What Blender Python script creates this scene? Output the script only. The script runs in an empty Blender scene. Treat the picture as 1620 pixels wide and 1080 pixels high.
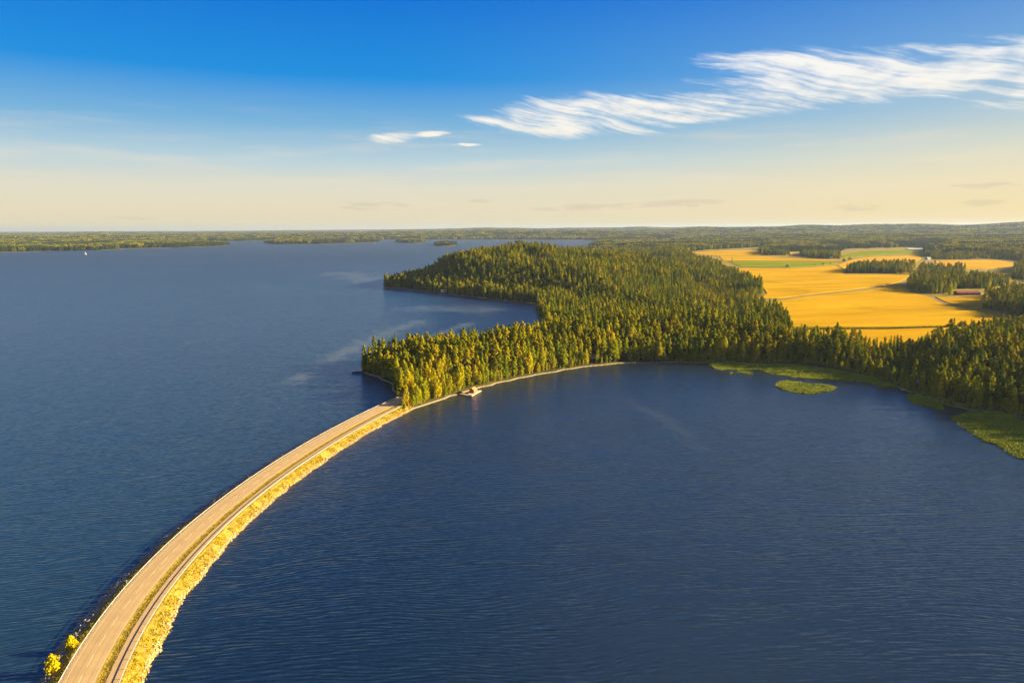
import bpy, bmesh, math, random
import numpy as np
from mathutils import Matrix, Vector

random.seed(7)
rng = np.random.default_rng(11)
scn = bpy.context.scene
C = scn.collection
R = math.radians

# ----------------------------------------------------------------- camera
H, FPX = 105.0, 1080.0                      # drone height, focal length in photo pixels
_p = math.atan(180 / 1080.0); _a = -math.atan(6 / 1620.0)
_f = np.array([0, math.cos(_p), -math.sin(_p)])
_r0 = np.array([1.0, 0, 0]); _u0 = np.cross(_r0, _f)
_r = math.cos(_a) * _r0 + math.sin(_a) * _u0
_u = -math.sin(_a) * _r0 + math.cos(_a) * _u0
camd = bpy.data.cameras.new('camera'); cam = bpy.data.objects.new('camera', camd); C.objects.link(cam)
camd.sensor_width = 36; camd.lens = 24; camd.clip_start = 1; camd.clip_end = 80000
cam.matrix_world = Matrix(((_r[0], _u[0], -_f[0], 0), (_r[1], _u[1], -_f[1], 0), (_r[2], _u[2], -_f[2], H), (0, 0, 0, 1)))
scn.camera = cam

def at(x, y, z=0.0):
    d = _f * FPX + _r * (x - 810) - _u * (y - 540)
    t = (z - H) / d[2]
    return np.array([d[0] * t, d[1] * t, z])
def proj(P):
    v = np.asarray(P, float) - np.array([0, 0, H]); w = v @ _f
    return 810 + FPX * (v @ _r) / w, 540 - FPX * (v @ _u) / w, w
def pxpoly(L, z=0.0):
    return np.array([at(x, y, z)[:2] for x, y in L])

# ----------------------------------------------------------------- light, sky, exposure
SUN_AZ, SUN_EL = 88.0, 17.0                 # degrees clockwise from +Y (the view), above the horizon
EXPOSURE = 2.25
scn.view_settings.view_transform = 'Standard'; scn.view_settings.look = 'None'
scn.view_settings.exposure = EXPOSURE; scn.view_settings.gamma = 1.0
scn.view_settings.use_curve_mapping = False
scn.render.engine = 'CYCLES'
scn.cycles.use_denoising = True
scn.cycles.max_bounces = 6; scn.cycles.diffuse_bounces = 2; scn.cycles.glossy_bounces = 2
scn.cycles.transmission_bounces = 2; scn.cycles.volume_bounces = 0; scn.cycles.transparent_max_bounces = 4
scn.cycles.caustics_reflective = False; scn.cycles.caustics_refractive = False
scn.cycles.sample_clamp_indirect = 4

sd = bpy.data.lights.new('sun', 'SUN'); sun = bpy.data.objects.new('sun', sd); C.objects.link(sun)
sd.energy = 5.0; sd.angle = R(0.53); sd.color = (1.0, 0.76, 0.40)
_sv = Vector((math.sin(R(SUN_AZ)) * math.cos(R(SUN_EL)), math.cos(R(SUN_AZ)) * math.cos(R(SUN_EL)), math.sin(R(SUN_EL))))
sun.rotation_euler = _sv.to_track_quat('Z', 'Y').to_euler(); sun.location = _sv * 500

def lin(*c):
    return tuple((v / 255 / 12.92 if v / 255 <= 0.04045 else ((v / 255 + 0.055) / 1.055) ** 2.4) for v in c)

class NT:
    """small helper round a node tree"""
    def __init__(s, tree):
        s.t = tree; s.n = tree.nodes; s.l = tree.links
    def new(s, kind, **kw):
        n = s.n.new(kind)
        for k, v in kw.items(): setattr(n, k, v)
        return n
    def put(s, sock, v):
        if hasattr(v, 'is_linked') or hasattr(v, 'links'): s.l.new(v, sock)
        else: sock.default_value = v
    def m(s, op, a, b=0.0, c=0.0, clamp=False):
        n = s.n.new('ShaderNodeMath'); n.operation = op; n.use_clamp = clamp
        for i, v in enumerate((a, b, c)): s.put(n.inputs[i], v)
        return n.outputs[0]
    def mix(s, f, a, b, blend='MIX'):
        n = s.n.new('ShaderNodeMix'); n.data_type = 'RGBA'; n.blend_type = blend
        s.put(n.inputs[0], f)
        for i, v in ((6, a), (7, b)):
            if isinstance(v, tuple): v = (*v[:3], 1.0)
            s.put(n.inputs[i], v)
        return n.outputs[2]
    def ramp(s, f, stops, interp='LINEAR'):
        n = s.n.new('ShaderNodeValToRGB'); r = n.color_ramp; r.interpolation = interp
        while len(r.elements) < len(stops): r.elements.new(0.5)
        for e, (p, c) in zip(r.elements, stops):
            e.position = p; e.color = (*c, 1) if isinstance(c, tuple) else (c, c, c, 1)
        s.put(n.inputs[0], f); return n.outputs[0]
    def noise(s, vec, scale, detail=3.0, rough=0.5, dist=0.0, dims='3D'):
        n = s.n.new('ShaderNodeTexNoise'); n.noise_dimensions = dims
        if vec is not None: s.l.new(vec, n.inputs['Vector'])
        n.inputs['Scale'].default_value = scale; n.inputs['Detail'].default_value = detail
        n.inputs['Roughness'].default_value = rough; n.inputs['Distortion'].default_value = dist
        return n
    def comb(s, x, y, z=0.0):
        n = s.n.new('ShaderNodeCombineXYZ')
        for i, v in enumerate((x, y, z)): s.put(n.inputs[i], v)
        return n.outputs[0]
    def sep(s, v):
        n = s.n.new('ShaderNodeSeparateXYZ'); s.l.new(v, n.inputs[0]); return n.outputs
    def maprange(s, v, a, b, c=0.0, d=1.0, smooth=True):
        n = s.n.new('ShaderNodeMapRange'); n.interpolation_type = 'SMOOTHSTEP' if smooth else 'LINEAR'
        s.put(n.inputs[0], v)
        for i, q in enumerate((a, b, c, d)): s.put(n.inputs[1 + i], q)
        return n.outputs[0]

world = bpy.data.worlds.new('World'); scn.world = world; world.use_nodes = True
w = NT(world.node_tree); w.n.clear()
tc = w.new('ShaderNodeTexCoord')
X, Y, Z = w.sep(tc.outputs['Generated'])
EL = w.m('MULTIPLY', w.m('ARCSINE', w.m('MAXIMUM', w.m('MINIMUM', Z, 1.0), -1.0)), 57.29578)
AZ = w.m('MULTIPLY', w.m('ARCTAN2', X, Y), 57.29578)
STR = 0.1
K = 1.0 / (2 ** EXPOSURE) / STR
def ramp_el(cols):      # colours by elevation (degrees), as photographed
    return w.ramp(w.m('DIVIDE', w.m('MAXIMUM', EL, 0.0), 60.0, clamp=True), [(e / 60.0, lin(*c)) for e, c in cols])
cool = ramp_el([(0, (228, 216, 182)), (1.5, (230, 219, 188)), (3.2, (224, 220, 200)), (5.2, (186, 210, 218)), (8, (120, 178, 218)),
                (11.5, (20, 142, 222)), (17, (0, 116, 214)), (26, (0, 92, 192)), (60, (0, 62, 145))])
warm = ramp_el([(0, (246, 215, 148)), (1.5, (246, 221, 160)), (3.2, (241, 223, 176)), (5.2, (229, 221, 190)), (8, (182, 204, 214)),
                (12, (128, 172, 214)), (17, (66, 132, 210)), (26, (20, 98, 188)), (60, (0, 60, 140))])
# the sun side of the sky is warmer: angle from the sun's azimuth
sdot = w.m('ADD', w.m('MULTIPLY', X, _sv.x), w.m('ADD', w.m('MULTIPLY', Y, _sv.y), w.m('MULTIPLY', Z, _sv.z)))
wf = w.maprange(sdot, -0.1, 1.0)
grad = w.mix(wf, cool, warm)
# --- clouds: wind-drawn cirrus, in the sky's own angles
def blob(ca, ce, la, le, ang, soft=1.0):
    ca_, sa_ = math.cos(R(ang)), math.sin(R(ang))
    da = w.m('SUBTRACT', AZ, ca); de = w.m('SUBTRACT', EL, ce)
    p = w.m('DIVIDE', w.m('ADD', w.m('MULTIPLY', da, ca_), w.m('MULTIPLY', de, sa_)), la)
    q = w.m('DIVIDE', w.m('ADD', w.m('MULTIPLY', da, -sa_), w.m('MULTIPLY', de, ca_)), le)
    d2 = w.m('ADD', w.m('MULTIPLY', p, p), w.m('MULTIPLY', q, q))
    return w.m('SUBTRACT', 1.0, d2)
def px_ang(x, y):
    d = _f * FPX + _r * (x - 810) - _u * (y - 540); d = d / np.linalg.norm(d)
    return math.degrees(math.atan2(d[0], d[1])), math.degrees(math.asin(d[2]))
def pxblob(x, y, hx, hy, ang):
    a0, e0 = px_ang(x, y); a1, e1 = px_ang(x + hx, y); a2, e2 = px_ang(x, y - hy)
    return blob(a0, e0, abs(a1 - a0), abs(e2 - e0), ang)
blobs = [pxblob(622, 218, 46, 10, 6), pxblob(680, 212, 34, 5, 5), pxblob(738, 229, 26, 2.5, 0), pxblob(815, 196, 80, 20, -4), pxblob(880, 203, 90, 17, -3), pxblob(945, 182, 175, 33, -1),
         pxblob(1150, 166, 250, 27, 3), pxblob(1100, 184, 190, 14, 3), pxblob(1330, 120, 275, 38, 2), pxblob(1250, 103, 170, 26, -5), pxblob(1500, 114, 240, 42, 3), pxblob(1640, 78, 90, 24, 6),
         pxblob(1760, 105, 260, 60, 6), pxblob(2150, 60, 420, 80, 8)]
# more of the same cirrus outside the picture, higher up and round the horizon
blobs += [blob(95, 24, 30, 5, 10), blob(150, 17, 35, 4, -5), blob(-130, 20, 40, 5, 8), blob(-75, 30, 25, 4, 5), blob(20, 42, 30, 6, 12)]
mx = blobs[0]
for b in blobs[1:]: mx = w.m('MAXIMUM', mx, b)
ca_, sa_ = math.cos(R(-13)), math.sin(R(-13))
fp = w.m('ADD', w.m('MULTIPLY', AZ, ca_), w.m('MULTIPLY', EL, sa_)); fq = w.m('ADD', w.m('MULTIPLY', AZ, -sa_), w.m('MULTIPLY', EL, ca_))
warp = w.noise(w.comb(w.m('MULTIPLY', AZ, 0.12), w.m('MULTIPLY', EL, 0.3)), 1.0, 2.0)
fq2 = w.m('ADD', fq, w.m('MULTIPLY', w.m('SUBTRACT', warp.outputs[0], 0.5), 1.5))
n1 = w.noise(w.comb(w.m('MULTIPLY', fp, 0.10), w.m('MULTIPLY', fq2, 1.2)), 1.0, 7.0, 0.64).outputs[0]
n2 = w.noise(w.comb(w.m('MULTIPLY', fp, 0.20), w.m('MULTIPLY', fq2, 3.4), 3.0), 1.0, 6.0, 0.65).outputs[0]
n3 = w.noise(w.comb(w.m('MULTIPLY', AZ, 0.35), w.m('MULTIPLY', EL, 0.8), 9.0), 1.0, 4.0, 0.6).outputs[0]
tex = w.m('ADD', w.m('MULTIPLY', n1, 1.5), w.m('ADD', w.m('MULTIPLY', n2, 0.75), w.m('MULTIPLY', n3, 0.4)))
mm = w.m('MAXIMUM', mx, -1.5)
cl = w.maprange(w.m('ADD', w.m('MULTIPLY', mm, 0.72), w.m('MULTIPLY', w.m('SUBTRACT', tex, 1.325), 1.9)), -0.15, 1.0)
cl = w.m('MULTIPLY', cl, w.maprange(mx, -0.9, 0.1))
cl = w.m('MULTIPLY', cl, w.maprange(w.m('ADD', n3, w.m('MULTIPLY', n2, 0.6)), 0.55, 0.85, 0.78, 0.98))
ccol = w.ramp(w.m('DIVIDE', w.m('MAXIMUM', EL, 0.0), 30.0, clamp=True), [(0, lin(250, 236, 208)), (0.25, lin(252, 246, 234)), (0.5, lin(250, 250, 248)), (1.0, lin(248, 250, 252))])
ccol = w.mix(w.maprange(n3, 0.35, 0.6, 0.22, 0.0), ccol, lin(205, 216, 228))
sky_c = w.mix(cl, grad, ccol)
# thin veils and the small grey clouds low over the horizon
veil = w.noise(w.comb(w.m('MULTIPLY', AZ, 0.07), w.m('MULTIPLY', EL, 0.9), 5.0), 1.0, 4.0, 0.55).outputs[0]
vf = w.m('MULTIPLY', w.maprange(veil, 0.47, 0.72), w.m('MULTIPLY', w.maprange(EL, 1.0, 3.0), w.maprange(EL, 11.0, 5.0)))
sky_c = w.mix(w.m('MULTIPLY', vf, 0.30), sky_c, lin(246, 226, 196))
sm = w.noise(w.comb(w.m('MULTIPLY', AZ, 0.42), w.m('MULTIPLY', EL, 3.2), 21.0), 1.0, 4.0, 0.55).outputs[0]
sm2 = w.noise(w.comb(w.m('MULTIPLY', AZ, 0.06), w.m('MULTIPLY', EL, 0.5), 4.0), 1.0, 1.0).outputs[0]
bandw = w.m('MULTIPLY', w.maprange(EL, 1.2, 1.7), w.maprange(EL, 3.6, 2.3))
sf = w.m('MULTIPLY', w.maprange(w.m('ADD', sm, w.m('MULTIPLY', sm2, 0.25)), 0.70, 0.80), bandw)
lowb = w.m('ABSOLUTE', AZ); lowb = w.m('SUBTRACT', w.m('MULTIPLY', lowb, 0.1), 4.4)
for q_ in ((590, 326, 75, 7), (920, 328, 105, 7), (1060, 322, 105, 8), (1360, 328, 65, 6), (1560, 294, 75, 6), (1540, 322, 75, 6), (210, 346, 65, 5), (755, 318, 30, 5)): lowb = w.m('MAXIMUM', lowb, pxblob(*q_, 0))
sf = w.m('MULTIPLY', w.maprange(w.m('ADD', sm, w.m('MULTIPLY', w.m('MINIMUM', lowb, 1.0), 0.22)), 0.56, 0.70), w.m('MULTIPLY', w.maprange(lowb, -0.2, 0.35), w.maprange(EL, 0.5, 0.9)))
sky_c = w.mix(w.m('MULTIPLY', sf, 0.32), sky_c, lin(190, 178, 160))
nish = w.new('ShaderNodeTexSky', sky_type='NISHITA', sun_disc=False, sun_elevation=R(SUN_EL), sun_rotation=R(SUN_AZ), air_density=1.0, dust_density=0.6, ozone_density=2.0)
kk = w.new('ShaderNodeVectorMath', operation='SCALE'); w.l.new(sky_c, kk.inputs[0]); kk.inputs['Scale'].default_value = K
final = w.mix(0.008, kk.outputs[0], nish.outputs[0])
bg = w.new('ShaderNodeBackground'); w.l.new(final, bg.inputs[0]); bg.inputs[1].default_value = STR
wo = w.new('ShaderNodeOutputWorld'); w.l.new(bg.outputs[0], wo.inputs[0])
world.cycles.sampling_method = 'MANUAL'; world.cycles.sample_map_resolution = 512

# ----------------------------------------------------------------- helpers
def tag(o, label=None, cat=None, group=None, kind=None):
    if label: o['label'] = label
    if cat: o['category'] = cat
    if group: o['group'] = group
    if kind: o['kind'] = kind
    return o
def empty(name, loc, rz=0.0):
    o = bpy.data.objects.new(name, None); C.objects.link(o); o.location = loc; o.rotation_euler = (0, 0, rz)
    o.empty_display_size = 0.5
    return o
def mesh_np(name, V, Fq=None, Ft=None, mats=(), midx=None, smooth=False):
    """fast mesh from numpy: quads Fq and/or triangles Ft"""
    me = bpy.data.meshes.new(name)
    V = np.ascontiguousarray(V, np.float32)
    nq = 0 if Fq is None else len(Fq); nt = 0 if Ft is None else len(Ft)
    loops = np.concatenate([a.ravel() for a in ([np.asarray(Fq)] if nq else []) + ([np.asarray(Ft)] if nt else [])]).astype(np.int32)
    me.vertices.add(len(V)); me.vertices.foreach_set('co', V.ravel())
    me.loops.add(len(loops)); me.loops.foreach_set('vertex_index', loops)
    starts = np.concatenate([np.arange(nq) * 4, nq * 4 + np.arange(nt) * 3]).astype(np.int32)
    me.polygons.add(nq + nt); me.polygons.foreach_set('loop_start', starts)
    for m in mats: me.materials.append(m)
    if midx is not None: me.polygons.foreach_set('material_index', np.asarray(midx, np.int32))
    me.polygons.foreach_set('use_smooth', np.full(nq + nt, smooth))
    me.update(calc_edges=True)
    return me
def obj(name, me, parent=None):
    o = bpy.data.objects.new(name, me); C.objects.link(o)
    if parent is not None: o.parent = parent
    return o
class MB:
    """collects simple solids into one mesh"""
    def __init__(s): s.V = []; s.F = []
    def add(s, V, F):
        b = len(s.V); s.V += [tuple(v) for v in V]; s.F += [tuple(i + b for i in f) for f in F]; return s
    def box(s, c, d, rz=0.0, taper=1.0):
        cx, cy, cz = c; x, y, z = d[0] / 2, d[1] / 2, d[2] / 2; co, si = math.cos(rz), math.sin(rz)
        V = []
        for k, t in ((-1, 1.0), (1, taper)):
            for i, j in ((-1, -1), (1, -1), (1, 1), (-1, 1)):
                px, py = i * x * t, j * y * t
                V.append((cx + px * co - py * si, cy + px * si + py * co, cz + k * z))
        return s.add(V, [(3, 2, 1, 0), (4, 5, 6, 7), (0, 1, 5, 4), (1, 2, 6, 5), (2, 3, 7, 6), (3, 0, 4, 7)])
    def tube(s, pts, rad, n=6):
        pts = [Vector(p) for p in pts]; rad = rad if isinstance(rad, (list, tuple)) else [rad] * len(pts)
        V = []; F = []
        for i, p in enumerate(pts):
            d = (pts[min(i + 1, len(pts) - 1)] - pts[max(i - 1, 0)]).normalized()
            a = d.orthogonal().normalized(); b = d.cross(a)
            for k in range(n):
                t = 2 * math.pi * k / n; V.append(p + (a * math.cos(t) + b * math.sin(t)) * rad[i])
        for i in range(len(pts) - 1):
            for k in range(n):
                F.append((i * n + k, i * n + (k + 1) % n, (i + 1) * n + (k + 1) % n, (i + 1) * n + k))
        F.append(tuple(range(n))[::-1]); F.append(tuple((len(pts) - 1) * n + k for k in range(n)))
        return s.add(V, F)
    def prism(s, prof, y0, y1):            # profile in x,z swept along y
        n = len(prof)
        V = [(x, y0, z) for x, z in prof] + [(x, y1, z) for x, z in prof]
        F = [tuple(range(n)), tuple(range(n, 2 * n))[::-1]] + [(i, (i + 1) % n + 0, n + (i + 1) % n, n + i)[::-1] for i in range(n)]
        return s.add(V, F)
    def mesh(s, name, mat):
        me = bpy.data.meshes.new(name); me.from_pydata(s.V, [], s.F); me.materials.append(mat)
        bm = bmesh.new(); bm.from_mesh(me); bmesh.ops.recalc_face_normals(bm, faces=bm.faces); bm.to_mesh(me); bm.free()
        return me
    def build(s, name, mat, parent=None): return obj(name, s.mesh(name, mat), parent)

# smooth value noise on the plane (vectorised)
_perm = rng.random((256, 256))
def vnoise(x, y, scale, seed=0):
    x = np.asarray(x) / scale + 17.3 * seed; y = np.asarray(y) / scale - 9.1 * seed
    xi = np.floor(x).astype(int); yi = np.floor(y).astype(int); fx = x - xi; fy = y - yi
    fx = fx * fx * (3 - 2 * fx); fy = fy * fy * (3 - 2 * fy)
    g = lambda i, j: _perm[(xi + i) & 255, (yi + j) & 255]
    return (g(0, 0) * (1 - fx) + g(1, 0) * fx) * (1 - fy) + (g(0, 1) * (1 - fx) + g(1, 1) * fx) * fy
def fbm(x, y, scale, seed=0, oct=3):
    return sum(vnoise(x, y, scale / 2 ** k, seed + k) * 0.5 ** k for k in range(oct)) / sum(0.5 ** k for k in range(oct))
def sstep(a, b, v):
    t = np.clip((v - a) / (b - a), 0, 1); return t * t * (3 - 2 * t)
def inside(px, py, poly):
    r = np.zeros(px.shape, bool); n = len(poly)
    for i in range(n):
        x0, y0 = poly[i]; x1, y1 = poly[(i + 1) % n]
        if y0 == y1: continue
        c = ((y0 > py) != (y1 > py)) & (px < (x1 - x0) * (py - y0) / (y1 - y0) + x0)
        r ^= c
    return r
def sdist(px, py, poly):        # >0 outside the polygon
    px = np.asarray(px, float); py = np.asarray(py, float); d2 = np.full(px.shape, 1e20); n = len(poly)
    for i in range(n):
        ax, ay = poly[i]; bx, by = poly[(i + 1) % n]; ex, ey = bx - ax, by - ay; L = ex * ex + ey * ey
        if L == 0: continue
        t = np.clip(((px - ax) * ex + (py - ay) * ey) / L, 0, 1)
        d2 = np.minimum(d2, (px - ax - t * ex) ** 2 + (py - ay - t * ey) ** 2)
    d = np.sqrt(d2); return np.where(inside(px, py, poly), -d, d)

# ----------------------------------------------------------------- materials
def mat(name, build):
    m = bpy.data.materials.new(name); m.use_nodes = True; t = NT(m.node_tree); t.n.clear()
    out = t.new('ShaderNodeOutputMaterial'); sh = build(t); t.l.new(sh, out.inputs[0]); return m
def pbsdf(t, col, rough=0.8, spec=0.3, normal=None, **kw):
    b = t.new('ShaderNodeBsdfPrincipled')
    if isinstance(col, tuple): b.inputs['Base Color'].default_value = (*col[:3], 1)
    else: t.l.new(col, b.inputs['Base Color'])
    t.put(b.inputs['Roughness'], rough); b.inputs['Specular IOR Level'].default_value = spec
    if normal is not None: t.l.new(normal, b.inputs['Normal'])
    for k, v in kw.items(): t.put(b.inputs[k.replace('_', ' ')], v)
    return b.outputs[0]
def pos(t): return t.new('ShaderNodeNewGeometry').outputs['Position']
def bump(t, h, strength=0.5, dist=0.1):
    n = t.new('ShaderNodeBump'); n.inputs['Strength'].default_value = strength; n.inputs['Distance'].default_value = dist
    t.l.new(h, n.inputs['Height']); return n.outputs[0]
def plain(name, c1, c2, scale=1.0, rough=0.85, detail=4.0, spec=0.25, bmp=0.0):
    def f(t):
        P = pos(t); n = t.noise(P, scale, detail, 0.6).outputs[0]
        col = t.ramp(n, [(0.3, c1), (0.7, c2)])
        nm = bump(t, n, bmp, 0.3) if bmp else None
        return pbsdf(t, col, rough, spec, nm)
    return mat(name, f)
def leafmat(name, a, b, c, trans=0.3, pscale=0.02):
    """foliage: colour varies from tree to tree and within the crown"""
    def f(t):
        oi = t.new('ShaderNodeObjectInfo'); P = pos(t)
        col = t.ramp(oi.outputs['Random'], [(0.0, a), (0.5, b), (1.0, c)])
        n = t.noise(P, 0.9, 2.0).outputs[0]
        col = t.mix(t.maprange(n, 0.35, 0.65, 0.0, 0.35), col, t.mix(1.0, col, (0.65, 0.75, 0.7), 'MULTIPLY'))
        big = t.noise(P, pscale, 2.0).outputs[0]
        col = t.mix(t.maprange(big, 0.4, 0.65, 0.0, 0.5), col, t.mix(1.0, col, (1.55, 1.32, 0.8), 'MULTIPLY'))
        stand = t.noise(P, pscale * 0.8 + 0.004, 3.0, 0.6).outputs[0]           # stands of darker and lighter trees
        col = t.mix(t.maprange(stand, 0.5, 0.36, 0.0, 0.55), col, t.mix(1.0, col, (0.55, 0.72, 1.0), 'MULTIPLY'))
        d = t.new('ShaderNodeBsdfDiffuse'); t.l.new(col, d.inputs[0])
        tr = t.new('ShaderNodeBsdfTranslucent'); t.l.new(t.mix(1.0, col, (1.25, 1.15, 0.5), 'MULTIPLY'), tr.inputs[0])
        m = t.new('ShaderNodeMixShader'); m.inputs[0].default_value = trans
        t.l.new(d.outputs[0], m.inputs[1]); t.l.new(tr.outputs[0], m.inputs[2]); return m.outputs[0]
    return mat(name, f)
M = {}
M['spruce'] = leafmat('spruce_needles', (0.052, 0.091, 0.010), (0.094, 0.134, 0.010), (0.168, 0.190, 0.010), 0.25)
M['pine'] = leafmat('pine_needles', (0.118, 0.150, 0.009), (0.207, 0.216, 0.008), (0.314, 0.282, 0.007), 0.3)
M['birch'] = leafmat('birch_leaves', (0.185, 0.240, 0.009), (0.291, 0.312, 0.008), (0.426, 0.372, 0.007), 0.35)
M['goldbirch'] = leafmat('golden_birch_leaves', (0.313, 0.286, 0.006), (0.386, 0.350, 0.006), (0.460, 0.382, 0.006), 0.35)
M['farwood'] = leafmat('far_spruce_wood', (0.019, 0.034, 0.014), (0.032, 0.049, 0.014), (0.063, 0.074, 0.014), 0.15, 0.003)
M['gold'] = leafmat('golden_leaves', (0.50, 0.42, 0.008), (0.55, 0.45, 0.008), (0.60, 0.46, 0.008), 0.35)
M['rust'] = leafmat('rusty_needles', (0.22, 0.10, 0.015), (0.24, 0.11, 0.015), (0.26, 0.12, 0.015), 0.2)
M['bark_pine'] = plain('pine_bark', (0.16, 0.075, 0.03), (0.26, 0.12, 0.05), 2.0)
M['bark_spruce'] = plain('spruce_bark', (0.06, 0.045, 0.03), (0.11, 0.08, 0.055), 2.0)
M['bark_birch'] = plain('birch_bark', (0.25, 0.23, 0.2), (0.6, 0.57, 0.5), 2.5)
M['metal'] = mat('galvanised_steel', lambda t: pbsdf(t, t.ramp(t.noise(pos(t), 0.8, 4).outputs[0], [(0.3, (0.50, 0.49, 0.46)), (0.7, (0.68, 0.66, 0.62))]), 0.55, 0.5, Metallic=0.35))
M['post'] = plain('post_steel', (0.25, 0.25, 0.25), (0.38, 0.37, 0.36), 1.0, 0.5)
M['paint'] = plain('road_paint', (0.50, 0.42, 0.24), (0.72, 0.62, 0.38), 1.2, 0.6)
def _asphalt(t):
    P = pos(t); n = t.noise(P, 0.25, 6, 0.65).outputs[0]; f = t.noise(P, 6.0, 3).outputs[0]
    at_ = t.new('ShaderNodeAttribute', attribute_name='across').outputs['Fac']
    wh = t.m('SINE', t.m('MULTIPLY', at_, 3.9)); wh = t.maprange(wh, 0.2, 1.0, 0.0, 0.6)     # worn wheel tracks
    col = t.ramp(n, [(0.3, (0.33, 0.235, 0.112)), (0.7, (0.41, 0.30, 0.145))])
    col = t.mix(wh, col, (0.29, 0.21, 0.13)); col = t.mix(t.maprange(f, 0.4, 0.7, 0.0, 0.3), col, (0.46, 0.34, 0.23))
    return pbsdf(t, col, 0.85, 0.3, bump(t, f, 0.3, 0.02))
M['asphalt'] = mat('worn_asphalt', _asphalt)
M['path'] = plain('path_asphalt', (0.33, 0.235, 0.135), (0.41, 0.30, 0.17), 0.4, 0.9, 6)
M['gravel'] = plain('gravel', (0.20, 0.165, 0.115), (0.34, 0.28, 0.19), 3.0, 0.9, 6, bmp=0.5)
M['dirt'] = plain('dirt_track', (0.13, 0.105, 0.05), (0.22, 0.175, 0.09), 0.4, 0.9, 5)
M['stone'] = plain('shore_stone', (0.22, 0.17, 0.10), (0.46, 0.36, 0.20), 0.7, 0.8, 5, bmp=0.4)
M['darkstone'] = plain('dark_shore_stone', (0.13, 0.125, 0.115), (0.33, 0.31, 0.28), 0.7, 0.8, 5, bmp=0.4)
M['drygrass'] = plain('dry_grass', (0.19, 0.165, 0.004), (0.46, 0.325, 0.005), 0.28, 0.9, 5)
M['greengrass'] = plain('verge_grass', (0.15, 0.13, 0.010), (0.34, 0.24, 0.012), 0.5, 0.9, 5)
M['embank'] = plain('embankment_earth', (0.15, 0.115, 0.02), (0.34, 0.25, 0.03), 0.6, 0.95, 6, bmp=0.6)
M['reed'] = plain('reed', (0.17, 0.23, 0.016), (0.34, 0.36, 0.024), 0.09, 0.9, 5)
M['redwood'] = plain('red_boards', (0.32, 0.075, 0.035), (0.42, 0.11, 0.05), 1.5, 0.8, 3)
M['redwood2'] = plain('barn_red', (0.20, 0.022, 0.018), (0.27, 0.035, 0.025), 0.6, 0.8, 3)
M['shadedroof'] = plain('shaded_barn_roof', (0.11, 0.035, 0.03), (0.17, 0.05, 0.04), 0.5, 0.8, 3)  # roof red darkened, the barn's shade is put into the colour
M['tile'] = plain('roof_tile', (0.36, 0.14, 0.07), (0.46, 0.20, 0.10), 1.5, 0.8, 3)
M['greyroof'] = plain('grey_roof', (0.22, 0.22, 0.23), (0.34, 0.34, 0.35), 0.8, 0.7, 3)
M['blueroof'] = plain('blue_grey_boards', (0.16, 0.22, 0.28), (0.26, 0.32, 0.38), 0.8, 0.7, 3)
M['plank'] = plain('jetty_planks', (0.42, 0.33, 0.22), (0.58, 0.47, 0.32), 1.5, 0.85, 4)
M['white'] = plain('white_paint', (0.72, 0.71, 0.68), (0.82, 0.81, 0.78), 1.0, 0.5, 3)
M['ochre'] = plain('ochre_paint', (0.50, 0.30, 0.06), (0.58, 0.36, 0.08), 1.0, 0.7, 3)
M['glass'] = mat('window_glass', lambda t: pbsdf(t, (0.02, 0.025, 0.03), 0.08, 0.5))
M['rock'] = plain('dark_rock', (0.035, 0.035, 0.035), (0.10, 0.095, 0.09), 0.5, 0.8, 5, bmp=0.5)
def fieldmat(name, c1, c2, c3, rowdir):
    def f(t):
        P = pos(t); x, y, z = t.sep(P)
        u = t.m('ADD', t.m('MULTIPLY', x, math.cos(rowdir)), t.m('MULTIPLY', y, math.sin(rowdir)))
        v = t.m('ADD', t.m('MULTIPLY', x, -math.sin(rowdir)), t.m('MULTIPLY', y, math.cos(rowdir)))
        n = t.noise(t.comb(t.m('MULTIPLY', u, 0.004), t.m('MULTIPLY', v, 0.02)), 1.0, 6, 0.6).outputs[0]
        n2 = t.noise(t.comb(t.m('MULTIPLY', u, 0.02), t.m('MULTIPLY', v, 0.35), 4.0), 1.0, 4, 0.6).outputs[0]
        n3 = t.noise(P, 0.015, 4, 0.6).outputs[0]
        col = t.ramp(n, [(0.32, c1), (0.52, c2), (0.72, c3)])
        col = t.mix(t.maprange(n2, 0.42, 0.68, 0.0, 0.55), col, t.mix(1.0, col, (0.68, 0.66, 0.6), 'MULTIPLY'))
        tram = t.maprange(t.m('ABSOLUTE', t.m('SUBTRACT', t.m('FRACT', t.m('DIVIDE', v, 18.0)), 0.5)), 0.04, 0.0, 0.0, 0.4)
        col = t.mix(tram, col, t.mix(1.0, col, (0.5, 0.5, 0.4), 'MULTIPLY'))
        lodg = t.maprange(n3, 0.62, 0.72, 0.0, 0.45)
        col = t.mix(lodg, col, t.mix(1.0, col, (0.72, 0.66, 0.7), 'MULTIPLY'))
        n5 = t.noise(P, 0.006, 5, 0.6).outputs[0]
        col = t.mix(t.maprange(n5, 0.52, 0.70, 0.0, 0.7), col, t.mix(1.0, col, (0.66, 0.82, 1.3), 'MULTIPLY'))
        h = t.noise(P, 0.5, 4, 0.7).outputs[0]
        return pbsdf(t, col, 1.0, 0.0, bump(t, h, 0.5, 0.5))
    return mat(name, f)
M['wheat'] = fieldmat('ripe_wheat', (0.35, 0.205, 0.005), (0.45, 0.272, 0.007), (0.54, 0.345, 0.012), 0.25)
M['stubble'] = fieldmat('stubble', (0.44, 0.24, 0.015), (0.52, 0.29, 0.02), (0.58, 0.36, 0.04), 0.1)
M['clover'] = fieldmat('green_ley', (0.13, 0.18, 0.008), (0.17, 0.21, 0.008), (0.24, 0.24, 0.01), 0.2)
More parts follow.
